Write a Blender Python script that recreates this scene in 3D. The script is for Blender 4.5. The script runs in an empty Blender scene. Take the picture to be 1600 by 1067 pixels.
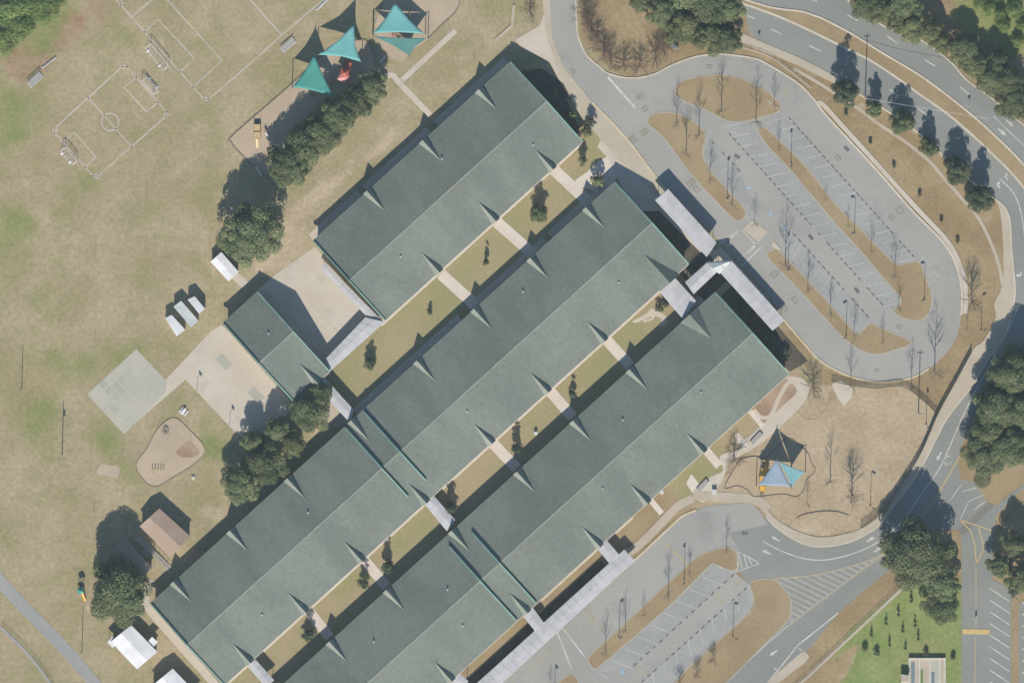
import bpy, bmesh, math, random
import numpy as np
from mathutils import Vector, Matrix, noise as mnoise

random.seed(7); np.random.seed(7)
sc = bpy.context.scene
COL = sc.collection
R = math.radians

# ------------------------------------------------------------------ camera, sky, sun, exposure
S = 0.18            # metres on the ground per photo pixel (1600 px frame)
H = 2000.0          # flying height of the survey aircraft
cam_d = bpy.data.cameras.new("camera"); cam = bpy.data.objects.new("camera", cam_d); COL.objects.link(cam)
cam.location = (0, 0, H); cam.rotation_euler = (0, 0, 0)
cam_d.sensor_width = 36; cam_d.lens = 36 * H / (1600 * S)
cam_d.clip_start = 10; cam_d.clip_end = 12000
sc.camera = cam

SUN_EL, SUN_AZ = 36.0, 181.7       # degrees; azimuth from +Y clockwise
w = bpy.data.worlds.new("World"); sc.world = w; w.use_nodes = True
nt = w.node_tree; nt.nodes.clear()
sky = nt.nodes.new("ShaderNodeTexSky"); sky.sky_type = 'NISHITA'; sky.sun_disc = False
sky.sun_elevation = R(SUN_EL); sky.sun_rotation = R(SUN_AZ); sky.air_density = 1.4; sky.dust_density = 0.3; sky.ozone_density = 5.0
bg = nt.nodes.new("ShaderNodeBackground"); bg.inputs[1].default_value = 0.074
wo = nt.nodes.new("ShaderNodeOutputWorld")
nt.links.new(sky.outputs[0], bg.inputs[0]); nt.links.new(bg.outputs[0], wo.inputs[0])
sd = bpy.data.lights.new("sun", 'SUN'); sd.energy = 5.0; sd.angle = R(0.5); sd.color = (1.0, 0.93, 0.80)
so = bpy.data.objects.new("sun", sd); COL.objects.link(so)
_az = R(SUN_AZ); _el = R(SUN_EL)
sdir = Vector((math.sin(_az) * math.cos(_el), math.cos(_az) * math.cos(_el), math.sin(_el)))
so.rotation_euler = sdir.to_track_quat('Z', 'Y').to_euler(); so.location = (0, 0, 100)
sc.view_settings.view_transform = 'Standard'; sc.view_settings.look = 'None'
sc.view_settings.exposure = 0.40; sc.view_settings.gamma = 1.0; sc.view_settings.use_curve_mapping = False
sc.cycles.max_bounces = 5; sc.cycles.diffuse_bounces = 3; sc.cycles.use_denoising = True

# ------------------------------------------------------------------ helpers
def P(px, py, z=0.0):
    "world point whose image in the survey photo is pixel px, py when it stands z metres above the ground"
    k = (H - z) / H
    return Vector(((px - 800) * S * k, (533.5 - py) * S * k, z))

def tag(o, label=None, cat=None, group=None, kind=None):
    if label: o["label"] = label
    if cat: o["category"] = cat
    if group: o["group"] = group
    if kind: o["kind"] = kind
    return o

def thing(name, label, cat, loc=(0, 0, 0), rot=0.0, group=None):
    o = bpy.data.objects.new(name, None); COL.objects.link(o)
    o.empty_display_size = 0.5
    o.location = loc; o.rotation_euler = (0, 0, rot)
    return tag(o, label, cat, group)

class MB:
    def __init__(s): s.v = []; s.f = []
    def poly(s, pts):
        n = len(s.v); s.v += [tuple(p) for p in pts]; s.f.append(tuple(range(n, n + len(pts)))); return s
    def prism(s, pts, z0, z1):
        "pts: list of (x,y) counter-clockwise or not; closed solid"
        a = sum(pts[i][0] * pts[(i + 1) % len(pts)][1] - pts[(i + 1) % len(pts)][0] * pts[i][1] for i in range(len(pts)))
        if a < 0: pts = pts[::-1]
        n = len(pts); b = len(s.v)
        s.v += [(p[0], p[1], z0) for p in pts] + [(p[0], p[1], z1) for p in pts]
        s.f.append(tuple(range(b + n, b + 2 * n))); s.f.append(tuple(range(b + n - 1, b - 1, -1)))
        for i in range(n):
            j = (i + 1) % n; s.f.append((b + i, b + j, b + n + j, b + n + i))
        return s
    def box(s, c, d, rot=0.0):
        ca, sa = math.cos(rot), math.sin(rot)
        pts = []
        for x, y in ((-.5, -.5), (.5, -.5), (.5, .5), (-.5, .5)):
            x *= d[0]; y *= d[1]; pts.append((c[0] + x * ca - y * sa, c[1] + x * sa + y * ca))
        return s.prism(pts, c[2] - d[2] / 2, c[2] + d[2] / 2)
    def tube(s, a, b, r0, r1=None, n=6, cap=True):
        a = Vector(a); b = Vector(b); r1 = r0 if r1 is None else r1
        d = (b - a)
        if d.length < 1e-6: return s
        d.normalize(); x = d.orthogonal().normalized(); y = d.cross(x)
        k = len(s.v)
        for c, r in ((a, r0), (b, r1)):
            for i in range(n):
                t = 2 * math.pi * i / n; s.v.append(tuple(c + x * (r * math.cos(t)) + y * (r * math.sin(t))))
        for i in range(n):
            j = (i + 1) % n; s.f.append((k + i, k + j, k + n + j, k + n + i))
        if cap:
            s.f.append(tuple(range(k + n - 1, k - 1, -1))); s.f.append(tuple(range(k + n, k + 2 * n)))
        return s
    def strip(s, L, Rr):
        b = len(s.v); n = len(L)
        s.v += [tuple(p) for p in L] + [tuple(p) for p in Rr]
        for i in range(n - 1): s.f.append((b + i, b + n + i, b + n + i + 1, b + i + 1))
        return s
    def build(s, name, m, parent=None, local=False, smooth=False, fixn=False):
        me = bpy.data.meshes.new(name)
        v = s.v
        if parent is not None and not local:
            l = parent.matrix_basis.translation if True else None
            t = Vector(parent.location)
            p = parent.parent
            while p is not None: t += Vector(p.location); p = p.parent
            v = [(a[0] - t.x, a[1] - t.y, a[2] - t.z) for a in v]
        me.from_pydata(v, [], s.f); me.validate()
        if fixn:
            bm = bmesh.new(); bm.from_mesh(me); bmesh.ops.recalc_face_normals(bm, faces=bm.faces); bm.to_mesh(me); bm.free()
        if m is not None: me.materials.append(m)
        if smooth: me.polygons.foreach_set("use_smooth", [True] * len(me.polygons))
        me.update()
        o = bpy.data.objects.new(name, me); COL.objects.link(o)
        if parent is not None: o.parent = parent
        return o

def copy_tree(o, parent=None):
    c = o.copy(); COL.objects.link(c); c.parent = parent
    for ch in list(o.children): copy_tree(ch, c)
    return c

def smooth(pts, closed=True, n=6):
    out = []; N = len(pts)
    rng = range(N) if closed else range(N - 1)
    for i in rng:
        if closed: p0, p1, p2, p3 = pts[(i - 1) % N], pts[i], pts[(i + 1) % N], pts[(i + 2) % N]
        else: p0, p1, p2, p3 = pts[max(i - 1, 0)], pts[i], pts[i + 1], pts[min(i + 2, N - 1)]
        for k in range(n):
            t = k / n
            out.append(tuple(0.5 * ((2 * p1[j]) + (-p0[j] + p2[j]) * t + (2 * p0[j] - 5 * p1[j] + 4 * p2[j] - p3[j]) * t * t
                                    + (-p0[j] + 3 * p1[j] - 3 * p2[j] + p3[j]) * t ** 3) for j in (0, 1)))
    if not closed: out.append(tuple(pts[-1]))
    return out

def offs(pts, d, closed=True):
    "offset a pixel polyline sideways by d pixels"
    N = len(pts); out = []
    for i in range(N):
        if closed: a, b = pts[(i - 1) % N], pts[(i + 1) % N]
        else: a, b = pts[max(i - 1, 0)], pts[min(i + 1, N - 1)]
        tx, ty = b[0] - a[0], b[1] - a[1]; l = math.hypot(tx, ty) or 1
        out.append((pts[i][0] - ty / l * d, pts[i][1] + tx / l * d))
    return out

def area(pts): return sum(pts[i][0] * pts[(i + 1) % len(pts)][1] - pts[(i + 1) % len(pts)][0] * pts[i][1] for i in range(len(pts))) / 2

def W2(pts): return [(P(*p)[0], P(*p)[1]) for p in pts]
def sheet(name, pts, z, m, kind='structure', parent=None):
    q = [P(x, y) for x, y in pts]
    if area([(p.x, p.y) for p in q]) < 0: q = q[::-1]
    o = MB().poly([(p.x, p.y, z) for p in q]).build(name, m, parent)
    if parent is None: o["kind"] = kind
    return o
def slab(name, pts, z0, z1, m, parent=None):
    o = MB().prism(W2(pts), z0, z1).build(name, m, parent)
    if parent is None: o["kind"] = 'structure'
    return o
def line(mb, pts, wpx, z):
    "flat painted line along pixel points"
    a = offs(pts, -wpx / 2, False); b = offs(pts, wpx / 2, False)
    mb.strip([(P(*p).x, P(*p).y, z) for p in a], [(P(*p).x, P(*p).y, z) for p in b]); return mb
def kerb_line(mb, pts, wpx, z0, z1, closed=False):
    a = offs(pts, -wpx / 2, closed); b = offs(pts, wpx / 2, closed)
    if closed: a.append(a[0]); b.append(b[0])
    A = [P(*p) for p in a]; B = [P(*p) for p in b]
    up = lambda L, z: [(p.x, p.y, z) for p in L]
    mb.strip(up(A, z1), up(B, z1)); mb.strip(up(A, z0), up(A, z1)); mb.strip(up(B, z1), up(B, z0)); return mb

# ------------------------------------------------------------------ materials
def lin(r, g, b):
    f = lambda c: (c / 255 / 12.92) if c / 255 <= 0.04045 else ((c / 255 + 0.055) / 1.055) ** 2.4
    return (f(r), f(g), f(b))
class NG:
    def __init__(s, m): s.t = m.node_tree; s.n = s.t.nodes; s.l = s.t.links
    def new(s, t, **k):
        o = s.n.new(t)
        for a, b in k.items(): setattr(o, a, b)
        return o
    def link(s, a, b): s.l.new(a, b)
    def noise(s, vec, scale, detail=5, rough=0.55):
        n = s.new("ShaderNodeTexNoise"); n.inputs["Scale"].default_value = scale; n.inputs["Detail"].default_value = detail
        n.inputs["Roughness"].default_value = rough; s.link(vec, n.inputs["Vector"]); return n.outputs["Fac"]
    def ramp(s, fac, a, b):
        n = s.new("ShaderNodeMapRange"); n.inputs[1].default_value = a; n.inputs[2].default_value = b; n.interpolation_type = 'SMOOTHSTEP'
        s.link(fac, n.inputs[0]); return n.outputs[0]
    def mix(s, fac, a, b, mode='MIX'):
        n = s.new("ShaderNodeMix", data_type='RGBA', blend_type=mode)
        for val, i in ((fac, 0), (a, 6), (b, 7)):
            if isinstance(val, (int, float)): n.inputs[i].default_value = val
            elif isinstance(val, tuple): n.inputs[i].default_value = (*val[:3], 1)
            else: s.link(val, n.inputs[i])
        return n.outputs[2]
    def math(s, op, a, b=None):
        n = s.new("ShaderNodeMath", operation=op)
        for val, i in ((a, 0), (b, 1)):
            if val is None: continue
            if isinstance(val, (int, float)): n.inputs[i].default_value = val
            else: s.link(val, n.inputs[i])
        return n.outputs[0]

ROTU = math.atan2(0.6716, 0.7409)      # heading of the school wings
def mat(name, c, c2=None, scale=0.08, amt=1.0, fine=1.2, famt=0.18, rough=0.9, aniso=None, bump=0.0, lo=.36, hi=.64, spec=0.3, metal=0.0, c3=None, scale3=0.03):
    m = bpy.data.materials.new(name); m.use_nodes = True; g = NG(m)
    b = g.n["Principled BSDF"]; b.inputs["Roughness"].default_value = rough; b.inputs["Specular IOR Level"].default_value = spec
    b.inputs["Metallic"].default_value = metal
    pos = g.new("ShaderNodeNewGeometry").outputs["Position"]
    vec = pos
    if aniso:
        mp = g.new("ShaderNodeMapping"); mp.vector_type = 'TEXTURE'
        mp.inputs["Rotation"].default_value = (0, 0, aniso[0]); mp.inputs["Scale"].default_value = (aniso[1], aniso[2], 1)
        g.link(pos, mp.inputs[0]); vec = mp.outputs[0]
    col = c
    if c2 is not None:
        f = g.ramp(g.noise(vec, scale), lo, hi)
        col = g.mix(g.math('MULTIPLY', f, amt), c, c2)
    if c3 is not None:
        f = g.ramp(g.noise(pos, scale3, 6, .6), .52, .72)
        col = g.mix(f, col, c3)
    f = g.noise(vec, fine, 4, .65)
    fm = g.new("ShaderNodeMapRange"); fm.inputs[1].default_value = .3; fm.inputs[2].default_value = .7
    fm.inputs[3].default_value = 1 - famt; fm.inputs[4].default_value = 1 + famt; g.link(f, fm.inputs[0])
    cb = g.new("ShaderNodeCombineColor")
    for i in range(3): g.link(fm.outputs[0], cb.inputs[i])
    col = g.mix(1.0, col, cb.outputs[0], 'MULTIPLY')
    g.link(col, b.inputs["Base Color"])
    if bump:
        bn = g.new("ShaderNodeBump"); bn.inputs["Strength"].default_value = bump; bn.inputs["Distance"].default_value = 0.1
        g.link(f, bn.inputs["Height"]); g.link(bn.outputs[0], b.inputs["Normal"])
    return m

M = {}
M['roof'] = mat('weathered_green_shingle', (.134, .156, .137), (.168, .188, .166), .06, 1, 1.15, .16, .85, (ROTU, .55, 1.7), .2, c3=(.142, .158, .138), scale3=.06)
M['trim'] = mat('green_metal_trim', (.15, .27, .235), (.19, .32, .28), .3, 1, 2, .1, .5)
M['gablet'] = mat('gablet_shingle', (.21, .235, .20), (.26, .275, .24), .3, 1, 2, .1, .8)
M['wall'] = mat('tan_stucco', (.38, .31, .23), (.42, .35, .27), .3, 1, 3, .08, .9)
M['white_metal'] = mat('white_ribbed_metal', (.40, .395, .415), (.465, .46, .48), .25, 1, 1.2, .07, .6)
M['white'] = mat('white_roof_membrane', (.74, .73, .76), (.62, .62, .65), .25, 1, 1.5, .05, .7)
M['greywhite'] = mat('galvanised_white', (.52, .55, .55), (.44, .47, .47), .3, 1, 2, .06, .6)
M['paint'] = mat('white_road_paint', (.55, .55, .53), (.40, .40, .38), .4, 1, 2.5, .12, .8)
M['paint_faint'] = mat('worn_white_paint', (.47, .46, .44), (.37, .365, .35), .3, 1, 2.5, .06, .85)
M['field_paint'] = mat('field_marking_chalk', (.48, .43, .39), (.39, .34, .29), .3, 1, 2, .1, .95)
M['yellow'] = mat('yellow_road_paint', (.52, .38, .14), (.46, .35, .18), .4, 1, 2.5, .12, .8)
M['yellow_faint'] = mat('worn_yellow_paint', (.43, .34, .18), (.37, .31, .21), .4, 1, 2.5, .1, .85)
M['tan_paint'] = mat('faded_tan_paint', (.20, .165, .09), (.22, .19, .125), .6, 1, 2.5, .1, .85)
M['blue_paint'] = mat('blue_stall_paint', (.22, .36, .50), (.28, .37, .45), .6, 1, 2.5, .1, .85)
M['road'] = mat('dark_road_asphalt', (.208, .214, .20), (.238, .243, .225), .05, 1, 1.6, .08, .9, c3=(.218, .222, .208), scale3=.08)
M['lot'] = mat('pale_lot_asphalt', (.285, .277, .258), (.322, .313, .292), .035, 1, 1.4, .07, .9, c3=(.255, .249, .236), scale3=.07)
M['stall'] = mat('grey_stall_asphalt', (.27, .272, .262), (.305, .307, .296), .09, 1, 1.2, .09, .9)
M['patch'] = mat('dark_asphalt_patch', (.165, .165, .15), (.19, .185, .17), .2, 1, 1.6, .08, .9)
M['hatch'] = mat('hatched_grey_asphalt', (.20, .20, .178), (.225, .222, .20), .2, 1, 1.6, .08, .9)
M['path'] = mat('grey_path_asphalt', (.26, .26, .26), (.30, .295, .28), .1, 1, 1.6, .08, .9)
M['concrete'] = mat('cream_concrete', (.46, .40, .33), (.50, .45, .38), .1, 1, 1.6, .06, .9, c3=(.42, .37, .31), scale3=.2)
M['walk'] = mat('pink_cream_walk', (.54, .47, .41), (.58, .52, .46), .2, 1, 2, .05, .9)
M['sidewalk'] = mat('tan_sidewalk', (.39, .335, .265), (.43, .375, .30), .12, 1, 1.6, .08, .9)
M['kerb'] = mat('pale_kerb', (.48, .42, .33), (.54, .48, .40), .3, 1, 2, .08, .9)
M['kerb_dull'] = mat('dull_concrete_kerb', (.34, .30, .24), (.39, .35, .29), .3, 1, 2, .08, .9)
M['kiosk'] = mat('blue_grey_metal', (.27, .33, .36), None, .3, 1, 2, .05, .6)
M['ykerb'] = mat('yellow_kerb', (.50, .41, .24), (.54, .47, .36), .3, 1, 2, .08, .9)
M['court'] = mat('painted_court', (.365, .355, .30), (.42, .395, .335), .12, 1, 1.6, .06, .9)
M['court_dark'] = mat('faded_green_court_paint', (.33, .325, .28), (.36, .345, .297), .2, 1, 2, .06, .9)
M['court_line'] = mat('faded_court_lines', (.47, .44, .385), (.43, .41, .36), .3, 1, 2, .06, .9)
M['sand'] = mat('playground_mulch', (.42, .335, .255), (.375, .30, .22), .1, 1, 2, .1, .95, c3=(.38, .30, .225), scale3=.1)
M['sand2'] = mat('tan_playground_sand', (.40, .315, .215), (.36, .285, .19), .1, 1, 2, .1, .95)
M['gold_grass'] = mat('dormant_brown_grass', (.262, .195, .11), (.305, .235, .138), .07, 1, 1.5, .13, .95, c3=(.31, .235, .145), scale3=.1)
M['court_grass'] = mat('courtyard_grass', (.325, .262, .158), (.255, .24, .115), .05, 1, 1.5, .13, .95, c3=(.32, .255, .155), scale3=.09)
M['mulch'] = mat('dark_planting_bed', (.06, .05, .042), (.10, .08, .06), .3, 1, 2, .2, .95)  # mulch colour, also laid as painted shade beside a gable and a canopy
M['red_mulch'] = mat('red_mulch_bed', (.27, .18, .12), (.34, .25, .175), .15, 1, 2, .15, .95)
M['tan_roof'] = mat('tan_shingle_roof', (.335, .245, .19), (.365, .275, .22), .2, 1, 2.5, .08, .9)
M['brown_roof'] = mat('brown_shingle_roof', (.27, .20, .16), (.30, .23, .19), .2, 1, 2.5, .1, .9)
M['teal1'] = mat('teal_shade_cloth', (.055, .25, .22), (.07, .275, .245), .3, 1, 2, .05, .8)
M['teal2'] = mat('aqua_shade_cloth', (.12, .34, .34), (.145, .37, .37), .3, 1, 2, .05, .8)
M['teal3'] = mat('deep_teal_tilt_shaded_cloth', (.05, .145, .145), (.06, .16, .155), .3, 1, 2, .05, .8)  # deeper cloth tone, partly shading painted in for the slope off the sun
M['bluecloth2'] = mat('sky_blue_shade_cloth', (.13, .27, .31), (.15, .30, .34), .3, 1, 2, .05, .8)
M['bluecloth'] = mat('pale_blue_shade_cloth', (.19, .25, .33), (.22, .28, .36), .3, 1, 2, .05, .8)
M['post'] = mat('brown_steel_post', (.16, .12, .07), None, .3, 1, 2, .1, .6)
M['darkmetal'] = mat('dark_metal', (.05, .048, .045), None, .3, 1, 2, .1, .6)
M['lamp'] = mat('bronze_lamp_metal', (.10, .095, .085), None, .3, 1, 2, .1, .5)
M['grey_metal'] = mat('grey_galvanised_metal', (.38, .38, .37), (.45, .45, .44), .6, 1, 2, .06, .5)
M['bench'] = mat('aluminium_plank', (.52, .51, .50), (.58, .57, .56), .6, 1, 3, .05, .45)
M['timber'] = mat('weathered_pole_timber', (.14, .115, .085), (.18, .15, .11), .6, 1, 3, .15, .9)
M['deck'] = mat('grey_timber_deck', (.36, .32, .27), (.31, .28, .24), .4, 1, 3, .12, .9)
M['rubber'] = mat('dark_wheel_stop_rubber', (.12, .11, .10), (.17, .155, .14), .8, 1, 3, .15, .8)
M['edging'] = mat('timber_edging', (.19, .15, .115), (.24, .195, .15), .5, 1, 3, .15, .9)
M['red_plastic'] = mat('red_play_plastic', (.40, .10, .08), None, .3, 1, 2, .06, .5)
M['pink_plastic'] = mat('pink_play_plastic', (.62, .28, .28), None, .3, 1, 2, .06, .5)
M['yellow_plastic'] = mat('yellow_play_plastic', (.62, .36, .06), None, .3, 1, 2, .06, .5)
M['blue_plastic'] = mat('blue_play_plastic', (.10, .30, .55), None, .3, 1, 2, .06, .5)
M['tan_plastic'] = mat('tan_play_plastic', (.48, .36, .20), None, .3, 1, 2, .06, .5)
M['net'] = mat('white_goal_net', (.62, .60, .57), None, .3, 1, 2, .06, .8)
M['bark'] = mat('grey_bark', (.13, .11, .09), (.18, .155, .13), .8, 1, 3, .2, .95)
M['redbark'] = mat('reddish_bare_twigs', (.13, .09, .07), (.17, .12, .095), .8, 1, 3, .2, .95)
M['soil'] = mat('dark_bed_soil', (.10, .085, .06), (.14, .12, .08), .8, 1, 3, .2, .95)
M['board'] = mat('pale_bed_boards', (.48, .46, .42), (.54, .52, .48), .5, 1, 3, .08, .9)
M['green_plant'] = mat('low_green_plants', (.09, .17, .05), (.14, .22, .07), .8, 1, 3, .2, .9)
M['bedblue'] = mat('blue_grey_bed_cover', (.12, .17, .20), (.15, .20, .23), .5, 1, 3, .15, .9)
M['drain'] = mat('iron_drain_grate', (.11, .11, .11), None, .3, 1, 3, .2, .7)

def leafmat(name, dark, mid, light, warm):
    m = bpy.data.materials.new(name); m.use_nodes = True; g = NG(m); b = g.n["Principled BSDF"]
    b.inputs["Roughness"].default_value = .75; b.inputs["Specular IOR Level"].default_value = .2
    at = g.new("ShaderNodeAttribute", attribute_name="tint")
    sp = g.new("ShaderNodeSeparateColor"); g.link(at.outputs["Color"], sp.inputs[0])
    pos = g.new("ShaderNodeNewGeometry").outputs["Position"]
    col = g.mix(sp.outputs[0], dark, mid)
    col = g.mix(g.ramp(sp.outputs[1], .55, 1.0), col, light)
    f = g.ramp(g.noise(pos, .35, 3), .45, .7)
    col = g.mix(g.math('MULTIPLY', f, .6), col, warm)
    oi = g.new("ShaderNodeObjectInfo")
    hv = g.new("ShaderNodeHueSaturation"); g.link(col, hv.inputs["Color"])
    v = g.new("ShaderNodeMapRange"); v.inputs[3].default_value = .9; v.inputs[4].default_value = 1.4
    g.link(oi.outputs["Random"], v.inputs[0]); g.link(v.outputs[0], hv.inputs["Value"])
    g.link(hv.outputs[0], b.inputs["Base Color"])
    tr = g.new("ShaderNodeBsdfTranslucent"); g.link(hv.outputs[0], tr.inputs["Color"])
    mx = g.new("ShaderNodeMixShader"); mx.inputs[0].default_value = .12; g.link(b.outputs[0], mx.inputs[1]); g.link(tr.outputs[0], mx.inputs[2])
    g.link(mx.outputs[0], g.n["Material Output"].inputs["Surface"])
    return m
M['oak'] = leafmat('oak_leaves', (.072, .092, .046), (.118, .146, .070), (.18, .21, .105), (.135, .142, .074))
M['conifer'] = leafmat('conifer_needles', (.045, .06, .04), (.075, .095, .055), (.12, .15, .075), (.09, .09, .05))
M['bright'] = leafmat('bright_green_leaves', (.09, .14, .045), (.16, .225, .07), (.23, .28, .11), (.17, .18, .08))
M['lightoak'] = leafmat('yellow_green_leaves', (.08, .10, .045), (.145, .165, .07), (.215, .23, .11), (.16, .15, .08))

# ------------------------------------------------------------------ ground: one sheet, land cover as vertex masks
GX = np.concatenate([[-18000, -9000, -3000, -900, -200], np.arange(-12, 1613, 4), [1800, 2500, 4600, 10600, 19600]]).astype(float)
GY = np.concatenate([[-18000, -9000, -3000, -900, -200], np.arange(-12, 1080, 4), [1270, 2000, 4000, 10000, 19000]]).astype(float)
gx, gy = np.meshgrid(GX, GY)
def inpoly(pts):
    r = np.zeros(gx.shape, bool); N = len(pts)
    for i in range(N):
        x0, y0 = pts[i]; x1, y1 = pts[(i + 1) % N]
        if y0 == y1: continue
        c = ((y0 > gy) != (y1 > gy)) & (gx < (x1 - x0) * (gy - y0) / (y1 - y0) + x0)
        r ^= c
    return r.astype(float)
def blur(a, n):
    for _ in range(n):
        p = np.pad(a, 1, mode='edge'); a = (p[:-2, 1:-1] + p[2:, 1:-1] + p[1:-1, :-2] + p[1:-1, 2:] + 2 * p[1:-1, 1:-1]) / 6
    return a
def vnoise(cell, seed):
    rs = np.random.RandomState(seed); n = 512; t = rs.rand(n, n)
    x = gx / cell + 900; y = gy / cell + 900
    xi = np.floor(x).astype(int); yi = np.floor(y).astype(int); fx = x - xi; fy = y - yi
    fx = fx * fx * (3 - 2 * fx); fy = fy * fy * (3 - 2 * fy)
    g = lambda a, b: t[a % n, b % n]
    return (g(yi, xi) * (1 - fx) + g(yi, xi + 1) * fx) * (1 - fy) + (g(yi + 1, xi) * (1 - fx) + g(yi + 1, xi + 1) * fx) * fy
def fbm(cell, seed): return (vnoise(cell, seed) * 8 + vnoise(cell / 2, seed + 1) * 4 + vnoise(cell / 4, seed + 2) * 2 + vnoise(cell / 8, seed + 3)) / 15
def sst(x, a, b): t = np.clip((x - a) / (b - a), 0, 1); return t * t * (3 - 2 * t)
N1, N2, N3 = fbm(70, 1), fbm(40, 11), fbm(120, 21)
def soft(pts, n=3, wob=.5): return sst(blur(inpoly(pts), n) + (N2 - .5) * wob, .35, .65)
def blob(lst):
    a = np.zeros(gx.shape)
    for x, y, r, k in lst: a = np.maximum(a, k * np.exp(-((gx - x) ** 2 + (gy - y) ** 2) / (r * r) * 1.2))
    return a
def ell(lst):
    a = np.zeros(gx.shape)
    for x, y, rx, ry, ang, k in lst:
        c, s = math.cos(R(ang)), math.sin(R(ang)); dx = gx - x; dy = gy - y
        a = np.maximum(a, k * np.exp(-(((dx * c + dy * s) / rx) ** 2 + ((dy * c - dx * s) / ry) ** 2) * 1.2))
    return a

east = soft([(905, -20), (905, 60), (990, 140), (1250, 560), (1300, 620), (1250, 640), (1190, 680), (1030, 790), (880, 960), (760, 1090), (1640, 1090), (1640, -20)], 3, .3)
green = sst(blob([(30, 20, 70, 1.4), (75, 5, 45, 1.2), (0, 70, 40, 1.1), (30, 170, 45, .9), (10, 190, 50, .9), (60, 130, 40, .6), (190, 45, 45, .65), (150, 90, 50, .55), (20, 350, 45, .85), (30, 420, 40, .5),
              (60, 460, 40, .6), (40, 650, 60, .55), (170, 690, 45, .65), (200, 730, 35, .6), (110, 580, 40, .4), (205, 555, 30, .6), (330, 700, 40, .6), (300, 780, 40, .55), (320, 660, 30, .5), (160, 820, 40, .5),
              (60, 960, 30, .4), (40, 1060, 25, .7), (250, 400, 60, .35), (120, 330, 50, .35), (90, 500, 40, .4), (260, 470, 40, .35), (380, 520, 10, .2)]) + (N1 - .5) * 1.5, .22, .95)
green *= (1 - east)
garden = soft([(1412, 915), (1502, 905), (1502, 1090), (1300, 1090), (1330, 1040), (1345, 1000), (1290, 1040), (1330, 985)], 3, .5)
greenR = sst(blob([(1545, 30, 70, 1.2), (1590, 60, 50, 1.2), (1580, 110, 30, .8), (1590, 740, 20, .6), (1300, 1040, 30, .5), (1390, 1040, 30, .5)]) + (N1 - .5) * 1.2, .45, .8)
green = np.maximum(green, np.maximum(garden * 1.25, greenR * 1.1))
red = sst(blob([(60, 80, 45, 1.2), (110, 40, 45, 1.1), (30, 100, 40, 1.1), (85, 60, 40, 1.2), (150, 20, 50, .6), (10, 110, 40, .6), (210, 15, 40, .5)]) + (N2 - .5) * 1.0, .4, .95)
redR = sst(ell([(1490, 15, 45, 16, 35, 1), (1540, 60, 55, 15, 48, 1), (1590, 110, 30, 20, 60, .8), (1450, 30, 20, 25, 0, .7), (1590, 200, 40, 20, 45, .5),
                (1405, 1025, 16, 10, 0, .9), (1450, 1020, 45, 8, 0, .8), (1400, 1055, 10, 20, 0, .6), (1250, 800, 25, 12, 20, .9), (1225, 785, 20, 14, 20, .5)]) + (N2 - .5) * .7, .4, .85)
red = np.maximum(red, redR)
gold = east * 1.0
gold = np.maximum(gold, .7 * soft([(1290, 1090), (1240, 1065), (1412, 915), (1400, 880), (1200, 1090)], 2))
goldL = sst(blob([(60, 600, 50, .8), (75, 660, 50, .7), (330, 300, 70, .5), (150, 560, 40, .5), (130, 960, 60, .55), (150, 1000, 60, .5), (370, 170, 40, .3), (40, 930, 50, .6), (20, 1030, 60, .5), (640, 120, 90, .4), (700, 60, 60, .4)]) + (N3 - .5) * 1.3, .3, 1.0) * .7
gold = np.maximum(gold, goldL)
sand = sst(ell([(252, 64, 20, 9, 52, .7), (108, 244, 14, 8, 50, .7), (228, 142, 14, 9, 50, .6), (172, 191, 26, 18, 0, .45), (300, 250, 70, 7, -38, .5), (190, 380, 90, 6, -35, .42), (90, 420, 60, 8, 40, .4), (250, 560, 40, 8, -42, .55), (330, 420, 30, 8, 60, .6), (60, 860, 60, 8, 45, .5), (110, 790, 50, 7, 20, .4), (420, 130, 50, 7, -42, .5), (640, 520, 24, 9, -42, 1.0), (620, 530, 16, 8, -42, 1.0), (400, 420, 60, 30, -40, .9), (470, 330, 45, 22, -42, 1.0), (520, 290, 90, 14, -42, .9), (600, 225, 90, 14, -42, .8), (545, 255, 60, 18, -42, .6), (455, 370, 40, 40, 0, 1.0), (440, 420, 40, 30, 0, .8), (660, 170, 60, 12, -42, .4),
                (350, 800, 30, 16, -42, .9), (340, 745, 22, 40, 0, .6), (430, 715, 60, 14, -42, .9), (500, 665, 40, 18, -42, 1.1), (325, 800, 20, 30, 20, .5),
                (760, 50, 30, 26, 0, .5), (620, 200, 60, 10, -42, .8), (500, 300, 40, 16, -42, 1.0), (430, 330, 20, 40, 20, .6), (720, 90, 40, 20, -40, .5), (810, 20, 20, 40, 0, .4),
                (40, 285, 22, 14, 40, .75), (70, 345, 14, 10, 0, .6), (15, 130, 25, 12, -30, .7), (10, 260, 22, 12, 20, .5), (400, 60, 60, 30, -40, .4), (330, 40, 40, 20, 0, .4), (385, 75, 30, 12, -40, .5),
                (5, 765, 16, 40, 0, .6), (310, 450, 18, 12, 0, .6), (345, 445, 20, 16, 0, .6), (200, 770, 30, 10, 0, .3), (600, 110, 40, 60, 40, .45),
                (145, 950, 22, 14, 0, .9), (1345, 1035, 26, 24, 30, 1.25), (1330, 1055, 30, 16, 0, .9), (1345, 167, 9, 14, 40, .9), (1382, 165, 10, 14, 40, .8), (1430, 205, 10, 14, 40, .8), (1475, 240, 8, 14, 40, .8),
                (1450, 40, 10, 20, 30, .9), (1478, 78, 14, 10, 30, 1.0), (1540, 345, 14, 18, 60, .6), (30, 20, 0.1, .1, 0, 0), (1325, 180, 10, 6, 0, .6)]) + (N2 - .5) * .9, .35, .95)
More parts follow.
